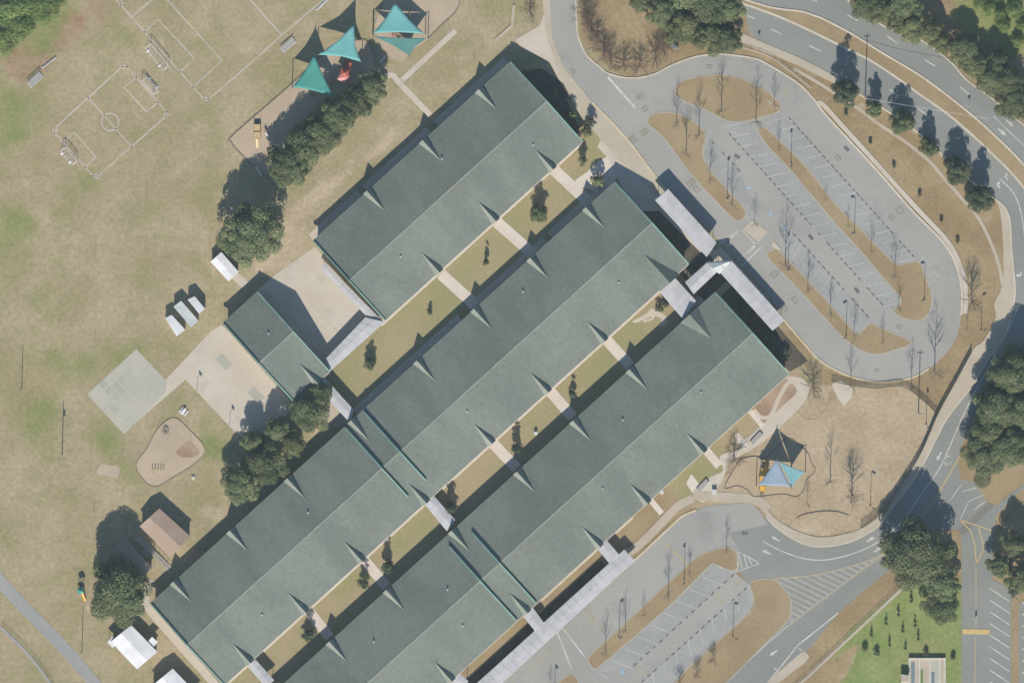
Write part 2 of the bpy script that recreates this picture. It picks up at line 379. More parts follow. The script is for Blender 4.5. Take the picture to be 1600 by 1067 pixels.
playR = soft([(1262, 600), (1330, 604), (1415, 600), (1465, 648), (1440, 706), (1412, 751), (1375, 800), (1340, 828), (1287, 838), (1250, 832), (1217, 815), (1190, 790), (1080, 795), (1095, 760), (1190, 690)], 2, .35)
sand = np.maximum(sand, playR * (.62 + .5 * (N1 - .5)))
gold = np.maximum(gold, playR * .7)
mulchm = garden * np.clip(.55 + 1.6 * (N2 - .38), 0, 1)
c1 = np.stack([green, gold, sand, np.ones_like(gold)], -1).reshape(-1, 4); c2 = np.stack([red, mulchm, N3, np.ones_like(gold)], -1).reshape(-1, 4)
nx, ny = len(GX), len(GY)
vx = (gx - 800) * S; vy = (533.5 - gy) * S
gv = np.stack([vx, vy, np.zeros_like(vx)], -1).reshape(-1, 3)
ii = (np.arange(ny - 1)[:, None] * nx + np.arange(nx - 1)[None]).reshape(-1)
gf = np.stack([ii, ii + nx, ii + nx + 1, ii + 1], -1)
me = bpy.data.meshes.new("ground"); me.from_pydata(gv.tolist(), [], gf.tolist())
for nm, a in (("cover_a", c1), ("cover_b", c2)):
    at = me.attributes.new(nm, 'FLOAT_COLOR', 'POINT'); at.data.foreach_set("color", np.clip(a, 0, 1.3).astype(np.float32).reshape(-1))
gm = bpy.data.materials.new("dormant_field_grass"); gm.use_nodes = True; g = NG(gm); b = g.n["Principled BSDF"]
b.inputs["Roughness"].default_value = .95; b.inputs["Specular IOR Level"].default_value = .15
pos = g.new("ShaderNodeNewGeometry").outputs["Position"]
sa = g.new("ShaderNodeSeparateColor"); g.link(g.new("ShaderNodeAttribute", attribute_name="cover_a").outputs["Color"], sa.inputs[0])
sb = g.new("ShaderNodeSeparateColor"); g.link(g.new("ShaderNodeAttribute", attribute_name="cover_b").outputs["Color"], sb.inputs[0])
col = g.mix(g.ramp(g.noise(pos, .055, 7, .62), .36, .64), (.285, .238, .138), (.36, .295, .192))
col = g.mix(g.math('MULTIPLY', g.ramp(g.noise(pos, .10, 7, .7), .45, .66), .65), col, (.238, .226, .112))
col = g.mix(g.math('MULTIPLY', g.ramp(g.noise(pos, .045, 7, .68), .52, .7), .38), col, (.328, .28, .205))
col = g.mix(sa.outputs[1], col, g.mix(g.ramp(g.noise(pos, .08, 6, .6), .38, .62), (.255, .188, .105), (.31, .235, .14)))
col = g.mix(sb.outputs[0], col, g.mix(g.ramp(g.noise(pos, .1, 6, .6), .4, .6), (.27, .175, .11), (.32, .23, .155)))
col = g.mix(sa.outputs[2], col, g.mix(g.ramp(g.noise(pos, .09, 6, .62), .38, .62), (.385, .305, .205), (.455, .375, .275)))
gfac = g.math('MULTIPLY', sa.outputs[0], g.new("ShaderNodeMapRange").outputs[0]) if False else sa.outputs[0]
col = g.mix(g.math('MULTIPLY', gfac, .85), col, g.mix(g.ramp(g.noise(pos, .12, 6, .62), .38, .62), (.165, .205, .062), (.235, .235, .10)))
col = g.mix(sb.outputs[1], col, g.mix(g.ramp(g.noise(pos, .15, 6, .62), .38, .62), (.18, .235, .072), (.24, .27, .105)))
f = g.noise(pos, .9, 5, .7)
fm = g.new("ShaderNodeMapRange"); fm.inputs[1].default_value = .3; fm.inputs[2].default_value = .7; fm.inputs[3].default_value = .80; fm.inputs[4].default_value = 1.20; g.link(f, fm.inputs[0])
cb = g.new("ShaderNodeCombineColor"); [g.link(fm.outputs[0], cb.inputs[i]) for i in range(3)]
g.link(g.mix(1.0, col, cb.outputs[0], 'MULTIPLY'), b.inputs["Base Color"])
bn = g.new("ShaderNodeBump"); bn.inputs["Strength"].default_value = .35; bn.inputs["Distance"].default_value = .15; g.link(f, bn.inputs["Height"]); g.link(bn.outputs[0], b.inputs["Normal"])
me.materials.append(gm)
ground = bpy.data.objects.new("ground", me); COL.objects.link(ground); ground["kind"] = "structure"

hb = MB(); hb.prism([(-4000, -4000), (4000, -4000), (4000, 4000), (-4000, 4000)], -1.0, H + 8)
hm = bpy.data.materials.new("thin_air_haze"); hm.use_nodes = True; hn = hm.node_tree; hn.nodes.clear()
hv_ = hn.nodes.new("ShaderNodeVolumePrincipled"); hv_.inputs["Color"].default_value = (.66, .86, 1, 1); hv_.inputs["Density"].default_value = 3.4e-5
ho_ = hn.nodes.new("ShaderNodeOutputMaterial"); hn.links.new(hv_.outputs[0], ho_.inputs["Volume"])
tag(hb.build("haze", hm), kind="stuff")

# ------------------------------------------------------------------ roads, lots and paths
Z = dict(bed=.02, path=.03, road=.04, lot=.055, stall=.07, mark=.085, mark2=.097)
outer = [(1300, -30), (1325, 1), (1360, 27), (1385, 43), (1437, 62), (1485, 97), (1510, 125), (1555, 158), (1600, 196), (1660, 240)]
north_edge = smooth(outer, False)
med_up = [(1120, -15), (1200, 11), (1250, 18), (1270, 24), (1290, 32), (1330, 53), (1380, 84), (1440, 120), (1500, 165), (1550, 208), (1600, 258), (1640, 310)]
med_lo = [(1640, 350), (1600, 294), (1578, 268), (1558, 248), (1520, 212), (1480, 178), (1440, 150), (1400, 121), (1360, 95), (1320, 75), (1250, 41), (1200, 20), (1120, -8)]
road_w = [(1157, -30), (1168, 40), (1175, 56), (1200, 72), (1250, 93), (1300, 119), (1340, 146), (1382, 171), (1440, 212), (1500, 268), (1535, 298), (1557, 313), (1570, 325), (1577, 345), (1580, 380), (1583, 417), (1586, 450), (1583, 480), (1570, 526), (1557, 541),
          (1520, 601), (1482, 650), (1465, 681), (1440, 729), (1412, 771), (1397, 790), (1375, 820), (1345, 840), (1310, 852), (1270, 854), (1240, 843), (1212, 824), (1197, 808)]
junction = [(1140, 830), (1152, 857), (1146, 880), (1172, 915), (1190, 906), (1215, 908), (1232, 930), (1236, 947), (1230, 972), (1200, 1002), (1135, 1067), (1100, 1100), (1160, 1110), (1200, 1068), (1250, 1020), (1262, 1016), (1310, 957), (1350, 922), (1390, 890), (1412, 860), (1440, 830), (1502, 826)]
road_main = smooth(road_w, False) + junction + [(1503, 1100), (1551, 1100), (1551, 905), (1551, 862), (1556, 805), (1590, 770), (1640, 735), (1640, 725), (1555, 790), (1542, 784), (1525, 752), (1500, 748), (1497, 716)] \
    + smooth([(1497, 716), (1520, 650), (1560, 590), (1610, 520), (1660, 440)], False)
sheet('road', road_main + [(1660, 240)] + north_edge[::-1], Z['road'], M['road'])
ROAD = bpy.data.objects['road']
slab('median', smooth(med_up, False, 4) + smooth(med_lo, False, 4), 0, .16, M['gold_grass'])
kb = MB(); kerb_line(kb, smooth(med_up, False, 4), 3.0, 0, .19); kerb_line(kb, smooth(med_lo, False, 4), 3.0, 0, .19)
kb.build('median_kerb', M['kerb'])["kind"] = 'structure'
kb = MB(); kerb_line(kb, north_edge, 2.2, 0, .17); kb.build('kerb', M['kerb'])["kind"] = 'structure'
# tall-ground verge beyond the east street
slab('verge', [(1542, 784), (1525, 753), (1500, 749), (1499, 716)] + smooth([(1499, 716), (1522, 650), (1562, 590), (1612, 520), (1660, 440)], False)[1:] + [(1660, 700), (1600, 745), (1555, 785)], 0, .14, M['gold_grass'])
slab('verge', [(1556, 840), (1551, 862), (1551, 902), (1572, 915), (1582, 930), (1640, 930), (1640, 760), (1590, 790)], 0, .14, M['gold_grass'])

loop = [(858, -30), (860, 15), (863, 62), (882, 107), (925, 160), (975, 212), (1015, 264), (1040, 296), (1115, 368), (1200, 462), (1227, 502), (1252, 532), (1282, 564), (1320, 585), (1355, 595), (1387, 597), (1425, 590), (1452, 576), (1480, 550), (1495, 525), (1502, 492),
        (1503, 454), (1495, 417), (1475, 380), (1425, 329), (1370, 266), (1295, 185), (1277, 162), (1250, 133), (1225, 115), (1200, 101), (1175, 91), (1150, 86), (1125, 85), (1087, 89), (1050, 102), (1025, 115), (1000, 121), (975, 121), (950, 115), (937, 105), (917, 87), (905, 62), (901, 37), (899, -30)]
loop_s = smooth(loop, True, 4)
sheet('parking_lot', loop_s, Z['lot'], M['lot']); LOT = bpy.data.objects['parking_lot']
south_lot = smooth([(700, 1120), (760, 1082), (800, 1046), (877, 978), (940, 918), (992, 874), (1048, 822), (1066, 806), (1087, 797), (1110, 790), (1132, 788), (1162, 786), (1180, 791), (1200, 819)], False, 4) + \
    [(1140, 832), (1153, 857), (1157, 880), (1150, 895), (1172, 914), (1177, 930), (1176, 945), (1170, 957), (1107, 1013), (1062, 1056), (1020, 1110)]
sheet('south_parking_lot', south_lot, Z['lot'], M['lot']); SLOT = bpy.data.objects['south_parking_lot']

def island(pts, n=4, z=.08, km='kerb_dull', kw=1.7):
    p = smooth(pts, True, n)
    slab('grass_island', p, 0, z, M['gold_grass'])
    kb = MB(); kerb_line(kb, p, kw, 0, z + .03, True); kb.build('island_kerb', M[km])["kind"] = 'structure'
island([(1055, 142), (1062, 130), (1087, 121), (1125, 117), (1162, 125), (1200, 145), (1221, 167), (1214, 176), (1200, 180), (1168, 189), (1137, 189), (1100, 171), (1075, 161), (1058, 151)])
island([(1184, 203), (1192, 199), (1203, 206), (1262, 264), (1300, 313), (1350, 364), (1398, 411), (1418, 411), (1435, 409), (1445, 430), (1455, 458), (1455, 480), (1447, 495), (1432, 501), (1412, 497), (1397, 486), (1408, 468), (1385, 440), (1350, 398), (1300, 343), (1237, 268), (1200, 229)])
island([(1012, 187), (1020, 179), (1042, 176), (1070, 182), (1092, 197), (1103, 212), (1098, 240), (1110, 267), (1140, 300), (1165, 331), (1150, 344), (1110, 305), (1077, 269), (1037, 215), (1015, 197)])
island([(1200, 402), (1206, 392), (1215, 390), (1232, 407), (1275, 452), (1308, 488), (1325, 508), (1340, 523), (1350, 514), (1360, 505), (1375, 512), (1420, 532), (1418, 540), (1400, 546), (1375, 553), (1350, 549), (1315, 525), (1257, 462)])
island([(1050, 905), (1087, 872), (1112, 860), (1132, 855), (1148, 860), (1155, 875), (1150, 889), (1137, 890), (1117, 881), (1105, 887), (1050, 942), (990, 995), (937, 1040), (928, 1044), (919, 1032), (925, 1021), (975, 975)])
island([(1172, 912), (1185, 905), (1200, 905), (1215, 908), (1232, 930), (1236, 947), (1230, 970), (1200, 1001), (1135, 1066), (1090, 1110), (1030, 1110), (1063, 1056), (1108, 1013), (1170, 958), (1178, 940)])
island([(872, 1067), (890, 1053), (898, 1056), (903, 1067), (880, 1100), (840, 1110)])
slab('grass_strip', [(1580, 940), (1584, 932), (1592, 938), (1592, 1100), (1580, 1100)], 0, .14, M['gold_grass'])

# kerbs round the loop and the south lot
kb = MB()
kerb_line(kb, smooth([(899, -30), (901, 37), (905, 62), (917, 87), (937, 105), (950, 115), (975, 121.5), (1000, 121.5), (1025, 115), (1050, 102), (1087, 89), (1125, 85), (1175, 91), (1200, 101), (1250, 133), (1277, 162)], False), 2.4, 0, .17)
kerb_line(kb, smooth([(1277, 162), (1295, 185), (1370, 266), (1425, 329), (1475, 380), (1495, 417), (1503, 454), (1502, 492)], False), 3.2, 0, .19)
kb.build('kerb', M['kerb'])["kind"] = 'structure'
kb = MB()
kerb_line(kb, smooth([(925, 160), (975, 212), (1015, 264), (1040, 296), (1062, 320)], False), 2.6, 0, .17)
kerb_line(kb, smooth([(1222, 497), (1252, 532), (1282, 564), (1320, 585), (1355, 595), (1387, 597), (1425, 590), (1452, 576)], False), 2.6, 0, .17)
kerb_line(kb, smooth([(720, 1108), (760, 1082), (800, 1046), (877, 978), (940, 918), (992, 874), (1048, 822), (1066, 806), (1087, 797)], False), 3.0, 0, .17)
kb.build('kerb', M['ykerb'])["kind"] = 'structure'

# sidewalks
slab('sidewalk', [(846, -30), (858, -30), (860, 15), (863, 62), (882, 107), (925, 160), (975, 212), (1015, 264), (1040, 296), (1062, 320), (1048, 330), (1020, 300), (990, 272), (962, 245), (930, 208), (905, 178), (880, 130), (868, 100), (855, 62), (850, 30)], 0, .12, M['sidewalk'])
slab('concrete_apron', [(843, 40), (850, 22), (855, 62), (869, 100), (885, 142), (908, 180), (930, 206), (921, 204), (896, 178), (860, 98), (812, 72), (805, 62)], 0, .105, M['concrete'])
slab('sidewalk', [(930, 207), (962, 245), (990, 272), (1020, 300), (1048, 330), (1118, 392), (1125, 385), (1200, 464), (1212, 488), (1190, 500), (1120, 420), (1100, 400), (1030, 330), (1000, 330), (975, 300), (960, 270), (950, 248), (918, 212)], 0, .11, M['concrete'])
slab('plaza', [(932, 254), (948, 245), (964, 246), (970, 262), (960, 286), (935, 300), (905, 292), (898, 282), (918, 268)], 0, .1, M['walk'])
inner = [(1552, 310), (1562, 328), (1567, 380), (1567, 442), (1553, 475), (1556, 495), (1537, 532), (1517, 551), (1465, 648), (1440, 706), (1412, 751), (1385, 800), (1375, 806), (1340, 828), (1287, 839), (1250, 831), (1217, 814), (1195, 792)]
ow = [(1558, 313), (1571, 326), (1578, 345), (1580, 380), (1583, 417), (1586, 450), (1583, 480), (1570, 526), (1557, 541), (1520, 601), (1482, 650), (1465, 681), (1440, 729), (1412, 771), (1397, 789), (1375, 819), (1345, 839), (1310, 851), (1270, 853), (1240, 842), (1212, 823), (1197, 807)]
slab('sidewalk', smooth(inner, False, 3) + smooth(ow, False, 3)[::-1], 0, .13, M['sidewalk'])
kb = MB(); kerb_line(kb, smooth(ow, False, 4), 2.0, 0, .16); kb.build('kerb', M['kerb'])["kind"] = 'structure'
slab('sidewalk', smooth([(1157, 52), (1168, 56), (1200, 70), (1250, 91), (1300, 117), (1312, 124)], False, 3) + smooth([(1306, 132), (1290, 124), (1245, 102), (1200, 84), (1160, 68)], False, 3), 0, .12, M['sidewalk'])
kb = MB(); kerb_line(kb, smooth([(1300, 119), (1340, 146), (1382, 171), (1440, 212), (1500, 268), (1535, 298), (1557, 313)], False), 2.4, 0, .15); kb.build('kerb', M['kerb'])["kind"] = 'structure'
def path(name, pts, wpx, z, m, sm=True, top=None):
    p = smooth(pts, False, 5) if sm else pts
    mb = MB()
    kerb_line(mb, p, wpx, 0, z); o = mb.build(name, m); o["kind"] = 'structure'; return o
path('path', [(1240, 108), (1262, 120), (1295, 140), (1337, 167), (1370, 192), (1412, 220), (1450, 250), (1465, 267), (1500, 307), (1525, 335), (1545, 372), (1560, 412), (1567, 447)], 5, .05, M['sidewalk'])
path('walkway', smooth([(1277, 162), (1285, 163), (1310, 190), (1375, 262), (1430, 323), (1480, 377), (1500, 415), (1509, 454), (1508, 490)], False), 7, .12, M['concrete'], False)
path('walkway', [(592, 117), (614, 118), (626, 132), (672, 180)], 9, .05, M['concrete'], False)
path('walkway', [(712, 48), (628, 126)], 8, .053, M['concrete'], False)
path('low_wall', [(774, 63), (800, 40), (803, 8)], 4, .25, M['sidewalk'], False)
path('walkway', [(226, 950), (229, 925), (236, 905)], 12, .05, M['concrete'])
path('walkway', [(228, 945), (262, 985), (330, 1062), (375, 1115)], 13, .054, M['concrete'])
path('path', [(-40, 855), (0, 907), (35, 945), (60, 970), (100, 1012), (140, 1058), (175, 1105)], 19, .05, M['path'])
path('footpath', [(-20, 965), (3, 982), (40, 1018), (72, 1058), (90, 1090)], 4, .04, M['path'])
path('dirt_track', [(1220, 1090), (1255, 1063), (1412, 917)], 4.5, .04, M['sidewalk'], False)
slab('driveway', [(1196, 1068), (1250, 1020), (1258, 1017), (1265, 1025), (1258, 1035), (1240, 1048), (1200, 1080), (1170, 1110)], 0, .06, M['sidewalk'])
# playground promenade and school-side concrete
slab('promenade', smooth([(1228, 590), (1250, 590), (1262, 600), (1264, 615), (1250, 636), (1200, 684), (1168, 706), (1140, 722), (1128, 752), (1108, 775), (1098, 785), (1085, 770), (1110, 745), (1130, 735), (1125, 712), (1160, 700), (1150, 690), (1168, 684), (1190, 664), (1225, 632), (1246, 610)], True, 3), 0, .05, M['concrete'])
slab('planting_bed', smooth([(1236, 584), (1250, 590), (1258, 602), (1250, 618), (1225, 636), (1200, 655), (1186, 664), (1172, 642), (1174, 637)], True, 3), 0, .045, M['red_mulch'])
path('walkway', [(1172, 642), (1192, 666)], 8, .065, M['walk'], False)
path('walkway', [(1178, 640), (1190, 652), (1205, 648), (1218, 620), (1232, 598), (1246, 596), (1254, 606)], 6, .06, M['concrete'])
path('walkway', [(1150, 678), (1168, 700)], 8, .066, M['walk'], False)
path('walkway', [(1103, 703), (1124, 728)], 13, .064, M['walk'], False)
slab('concrete_pad', [(1080, 740), (1100, 765), (1088, 778), (1072, 755)], 0, .062, M['walk'])
path('walkway', [(1015, 779), (1034, 802)], 9, .062, M['walk'], False)
path('sidewalk', [(1083, 778), (1060, 790), (1035, 815), (1000, 850), (975, 868)], 13, .07, M['sidewalk'])
path('sidewalk', [(1083, 772), (1120, 776), (1160, 778), (1185, 782), (1200, 796)], 15, .068, M['sidewalk'])
for q in ([(1300, 600), (1313, 594), (1333, 606), (1330, 622), (1318, 634), (1307, 618)],):
    slab('concrete_pad', q, 0, .05, M['concrete'])
slab('concrete_pad', [(1175, 343), (1200, 362), (1186, 378), (1160, 358)], 0, .13, M['sidewalk'])
slab('concrete_pad', [(1206, 385), (1208, 376), (1219, 388), (1221, 392), (1212, 389)], 0, .19, M['concrete'])
# court and yard
yard = [(350, 508), (362, 522), (460, 634), (440, 660), (410, 692), (395, 690), (290, 594), (256, 597), (214, 545), (300, 545)]
slab('basketball_yard', [(345, 508), (352, 512), (462, 636), (440, 655), (398, 690), (372, 680), (290, 593), (203, 668), (258, 594), (330, 517)], 0, .03, M['concrete'])
slab('court', [(213, 545), (136, 616), (194, 678), (259, 612), (261, 596)], 0, .045, M['court']); CRT = bpy.data.objects['court']
slab('concrete_yard', [(492, 386), (505, 400), (570, 480), (602, 502), (540, 545), (512, 580), (400, 455), (432, 428)], 0, .03, M['concrete'])
path('yard_joint', [(444, 424), (530, 522)], 1.2, .045, M['sidewalk'], False)
path('walkway', [(384, 446), (366, 430)], 13, .05, M['concrete'], False)
slab('walkway', [(500, 600), (552, 655), (545, 662), (526, 668), (500, 650)], 0, .025, M['sidewalk'])

mk = MB()
for dx, dy in ((0, 0),):
    c = (201, 610)
pcs = []
cm = MB()
line(cm, [(c[0] + 27 * math.cos(t), c[1] + 27 * math.sin(t)) for t in np.linspace(0, 2 * math.pi, 33)], 1.0, .06)
cm.build('circle_line', M['court_line'], CRT)
cm = MB()
U = (.7409, -.6716); V = (.6716, .7409)
for i in range(1, 8):
    t = -54 + i * 13.5
    line(cm, [(199 + U[0] * t - V[0] * 40, 611.5 + U[1] * t - V[1] * 40), (199 + U[0] * t + V[0] * 40, 611.5 + U[1] * t + V[1] * 40)], .6, .058)
for i in range(1, 6):
    t = -40 + i * 13.5
    line(cm, [(199 + V[0] * t - U[0] * 50, 611.5 + V[1] * t - U[1] * 50), (199 + V[0] * t + U[0] * 50, 611.5 + V[1] * t + U[1] * 50)], .6, .059)
cm.build('grid_line', M['court_line'], CRT)
rs = random.Random(4)
for i in range(8):
    for j in range(6):
        if rs.random() < .38:
            t = -54 + i * 13.5 + 6.75; s_ = -40 + j * 13.5 + 6.75; q = 5.6
            pts = [(199 + U[0] * (t + a * q) + V[0] * (s_ + b * q), 611.5 + U[1] * (t + a * q) + V[1] * (s_ + b * q)) for a, b in ((-1, -1), (1, -1), (1, 1), (-1, 1))]
            if max(abs(t), 0) < 46 and abs(s_) < 34: sheet('court_square', pts, .053, M['court_dark'], parent=CRT)
YRD = bpy.data.objects['basketball_yard']
for cx_, cy_ in ((330, 570), (380, 622)):
    cm = MB(); line(cm, [(cx_ + 14 * math.cos(t), cy_ + 14 * math.sin(t)) for t in np.linspace(0, 2 * math.pi, 25)], .8, .037); cm.build('court_circle', M['court_line'], YRD)
    sheet('court_key', [(cx_ + 20 + U[0] * a * 7 + V[0] * b * 12, cy_ - 5 + U[1] * a * 7 + V[1] * b * 12) for a, b in ((-1, -1), (1, -1), (1, 1), (-1, 1))], .038, M['court_dark'], parent=YRD)

# playground beds
sandpit = smooth([(262, 656), (276, 654), (290, 666), (320, 700), (305, 724), (270, 746), (248, 759), (232, 757), (216, 738), (214, 722), (230, 700), (245, 672)], True, 5)
slab('playground_bed', sandpit, 0, .05, M['sand'])
kb = MB(); kerb_line(kb, sandpit, 1.1, 0, .16, True); tag(kb.build('bed_edging', M['edging']), kind='structure')
sheet('mulch_patch', smooth([(275, 706), (285, 696), (296, 688), (308, 700), (312, 708), (300, 714), (285, 714)], True, 4), .056, M['red_mulch'])
bed1 = [(361, 222), (366, 210), (458, 130), (500, 90), (545, 68), (570, 64), (582, 82), (587, 112), (560, 130), (500, 160), (460, 210), (430, 250), (420, 275), (400, 262), (378, 242)]
slab('playground_bed', smooth(bed1, True, 3), 0, .05, M['sand'])
kb = MB(); kerb_line(kb, smooth([(420, 275), (400, 262), (378, 243), (361, 222), (366, 210), (458, 130), (500, 90), (545, 67), (570, 63), (583, 82), (588, 112)], False, 4), 1.4, 0, .22); tag(kb.build('bed_edging', M['edging']), kind='structure')
bed2 = [(586, 40), (600, 10), (612, -30), (720, -30), (716, 12), (690, 40), (668, 62), (640, 82), (632, 94), (620, 96), (600, 78)]
slab('playground_bed', smooth(bed2, True, 3), 0, .05, M['sand'])
kb = MB(); kerb_line(kb, smooth([(720, -30), (716, 12), (692, 38), (668, 62)], False, 4), 1.4, 0, .22); tag(kb.build('bed_edging', M['edging']), kind='structure')
sheet('worn_patch', smooth([(152, 734), (160, 724), (172, 727), (186, 729), (184, 746), (168, 743), (153, 741)], True, 4), .03, M['sand'])
ring = smooth([(1150, 728), (1160, 717), (1180, 713), (1198, 714), (1228, 686), (1245, 692), (1262, 708), (1268, 724), (1274, 734), (1268, 743), (1260, 750), (1256, 764), (1245, 776), (1222, 772), (1180, 776), (1168, 766), (1152, 759), (1132, 762)], True, 4)
slab('playground_bed', ring, 0, .05, M['sand2'])
kb = MB(); kerb_line(kb, ring, 1.0, 0, .2, True); tag(kb.build('bed_edging', M['edging']), kind='structure')
kb = MB(); kerb_line(kb, [(1120, 655 - 10), (1130, 640)], .8, 0, .2) if False else None
hexp = [(1246, 643), (1258, 655), (1277, 655), (1293, 636), (1282, 622), (1272, 620)]
kb = MB(); kerb_line(kb, hexp, .7, 0, .08, False); tag(kb.build('bed_edging', M['deck']), kind='structure')
ov = smooth([(1245, 810), (1275, 800), (1310, 800), (1338, 812), (1338, 826), (1300, 838), (1262, 832)], True, 4)

kb = MB(); kerb_line(kb, ov[:11], 1.0, 0, .2, False); tag(kb.build('bed_edging', M['edging']), kind='structure')

# courtyards between the wings, with a strip of concrete walk under each south-east eave
Uv = Vector((.7409, -.6716)); Vv = Vector((.6716, .7409))
def uv(O, t, d): return (O[0] - Uv.x * t + Vv.x * d, O[1] - Uv.y * t + Vv.y * d)
OA, OB, OC = (797, 98), (960, 286), (1117, 458)
slab('courtyard_lawn', [uv(OA, -30, 165), uv(OA, 425, 165), uv(OA, 560, 165), uv(OA, 590, 250), uv(OB, 570, -2), uv(OB, -20, -2)], 0, .02, M['court_grass'])
slab('courtyard_lawn', [uv(OB, -5, 169), uv(OB, 990, 169), uv(OC, 990, -2), uv(OC, 30, -2)], 0, .021, M['court_grass'])
slab('lawn_strip', [uv(OC, 255, 169), uv(OC, 990, 169), uv(OC, 990, 200), uv(OC, 255, 200)], 0, .021, M['gold_grass'])
slab('lawn_strip', [uv(OC, 85, 169), uv(OC, 262, 169), uv(OC, 262, 215), uv(OC, 225, 222), uv(OC, 85, 200)], 0, .018, M['court_grass'])
def eave_walk(O, t0, t1, d=171.5, wd=7, m='walk'):
    slab('eave_walk', [uv(O, t0, d - wd + 3.5), uv(O, t1, d - wd + 3.5), uv(O, t1, d + 3.5), uv(O, t0, d + 3.5)], 0, .05, M[m])
eave_walk(OA, 3, 425, 167.5); eave_walk(OB, 0, 520, 171.5); eave_walk(OB, 535, 985, 171.5); eave_walk(OC, 330, 560, 171.5, 5, 'kerb')
for O_, t0, t1 in ((OA, 2, 150), (OA, 165, 300), (OA, 312, 414), (OB, 2, 130), (OB, 140, 300), (OB, 320, 540), (OC, 2, 60)):
    slab('eave_walk', [uv(O_, t0, -13), uv(O_, t1, -13), uv(O_, t1, 4), uv(O_, t0, 4)], 0, .052, M['concrete'])
slab('planting_bed', [uv(OB, -2, 20), uv(OB, -2, 170), uv(OB, -36, 172), uv(OB, -38, 95)], 0, .055, M['mulch'])  # mulch whose black also stands in for shadow at the gable
slab('concrete_apron', [uv(OB, -40, -22), uv(OB, -40, 40), uv(OB, -14, 40), uv(OB, -14, -10)], 0, .115, M['concrete'])
slab('planting_bed', [uv(OC, -4, 10), uv(OC, -4, 170), uv(OC, -36, 176), uv(OC, -40, 10)], 0, .115, M['mulch'])
slab('planting_bed', [uv(OC, 20, -60), uv(OC, 20, -2), uv(OC, -30, -2), uv(OC, -34, -60)], 0, .116, M['mulch'])
slab('planting_bed', [uv(OA, -2, 20), uv(OA, -2, 160), uv(OA, -22, 155), uv(OA, -40, 80), uv(OA, -30, 40)], 0, .112, M['mulch'])
slab('planting_bed', [uv(OC, 480, 170), uv(OC, 735, 170), uv(OC, 735, 200), uv(OC, 480, 200)], 0, .012, M['gold_grass'])
slab('planting_bed', [uv(OC, 412, 187), uv(OC, 990, 187), uv(OC, 990, 206), uv(OC, 412, 206)], 0, .03, M['mulch'])  # painted shade: dark strip where the long canopy's shadow falls
slab('lawn', [uv(OA, -28, 100), uv(OA, -2, 172), uv(OA, 25, 172), uv(OA, 15, 200), uv(OA, -35, 180), uv(OA, -45, 140)], 0, .115, M['court_grass'])
slab('sand_patch', smooth([(1010, 490), (1018, 482), (1030, 486), (1040, 494), (1042, 504), (1030, 510), (1034, 500), (1022, 494), (1004, 500), (996, 504), (988, 502)], True, 4), 0, .035, M['concrete'])
path('walkway', [(1005, 502), (1020, 497), (1018, 486)], 4, .036, M['concrete'])
# cross walks between wings
for (x, y), (x2, y2), wd in (((863, 263), (922, 318), 18), ((776, 347), (834, 398), 18), ((689, 428), (744, 478), 18), ((945, 528), (985, 572), 17), ((858, 609), (895, 652), 17), ((768, 690), (808, 732), 17), ((568, 873), (604, 916), 16), ((482, 953), (515, 995), 16)):
    path('cross_walk', [(x, y), (x2, y2)], wd, .06, M['walk'], False)

# ------------------------------------------------------------------ road and lot markings
def mark(name, pts, wpx, m, parent, z=None, sm=False):
    mb = MB(); line(mb, smooth(pts, False, 5) if sm else pts, wpx, z or Z['mark']); return mb.build(name, M[m], parent)
zr = .052
for a, b2 in (((1262, -2), (1277, 3)), ((1324, 24), (1341, 33)), ((1386, 57), (1402, 68)), ((1445, 94), (1461, 104)), ((1500, 136), (1514, 148)), ((1205, 46), (1221, 54)), ((1265, 72), (1283, 81)), ((1434, 170), (1450, 181)), ((1390, 140), (1404, 150)), ((1180, 30), (1168, 25))):
    mark('lane_line', [a, b2], 1.5, 'paint', ROAD, zr)
mark('lane_line', [(1552, 182), (1575, 204), (1605, 232)], 1.2, 'paint', ROAD, zr)
mark('lane_line', [(1562, 280), (1580, 297), (1590, 315), (1597, 340), (1601, 370)], 1.4, 'paint', ROAD, zr, True)
mark('lane_line', [(1592, 478), (1575, 515), (1560, 546), (1512, 634), (1472, 724), (1447, 761)], 1.4, 'paint', ROAD, zr, True)
mark('lane_line', [(1447, 761), (1420, 800), (1390, 833), (1350, 858), (1300, 873), (1260, 873), (1220, 860), (1192, 845)], 1.6, 'paint', ROAD, zr, True)
mark('centre_line', [(1500, 712), (1467, 769), (1440, 810), (1412, 845), (1380, 865)], 1.5, 'yellow', ROAD, zr, True)
mark('edge_line', [(1192, 1076), (1247, 1007), (1310, 957)], 1.8, 'paint', ROAD, zr)
mark('edge_line', [(1130, 1068), (1200, 1004), (1232, 976)], 1.2, 'paint', ROAD, zr)
mark('edge_line', [(1247, 1011), (1254, 1017)], 1.6, 'paint', ROAD, zr); mark('edge_line', [(1209, 1042), (1217, 1050)], 1.6, 'paint', ROAD, zr)
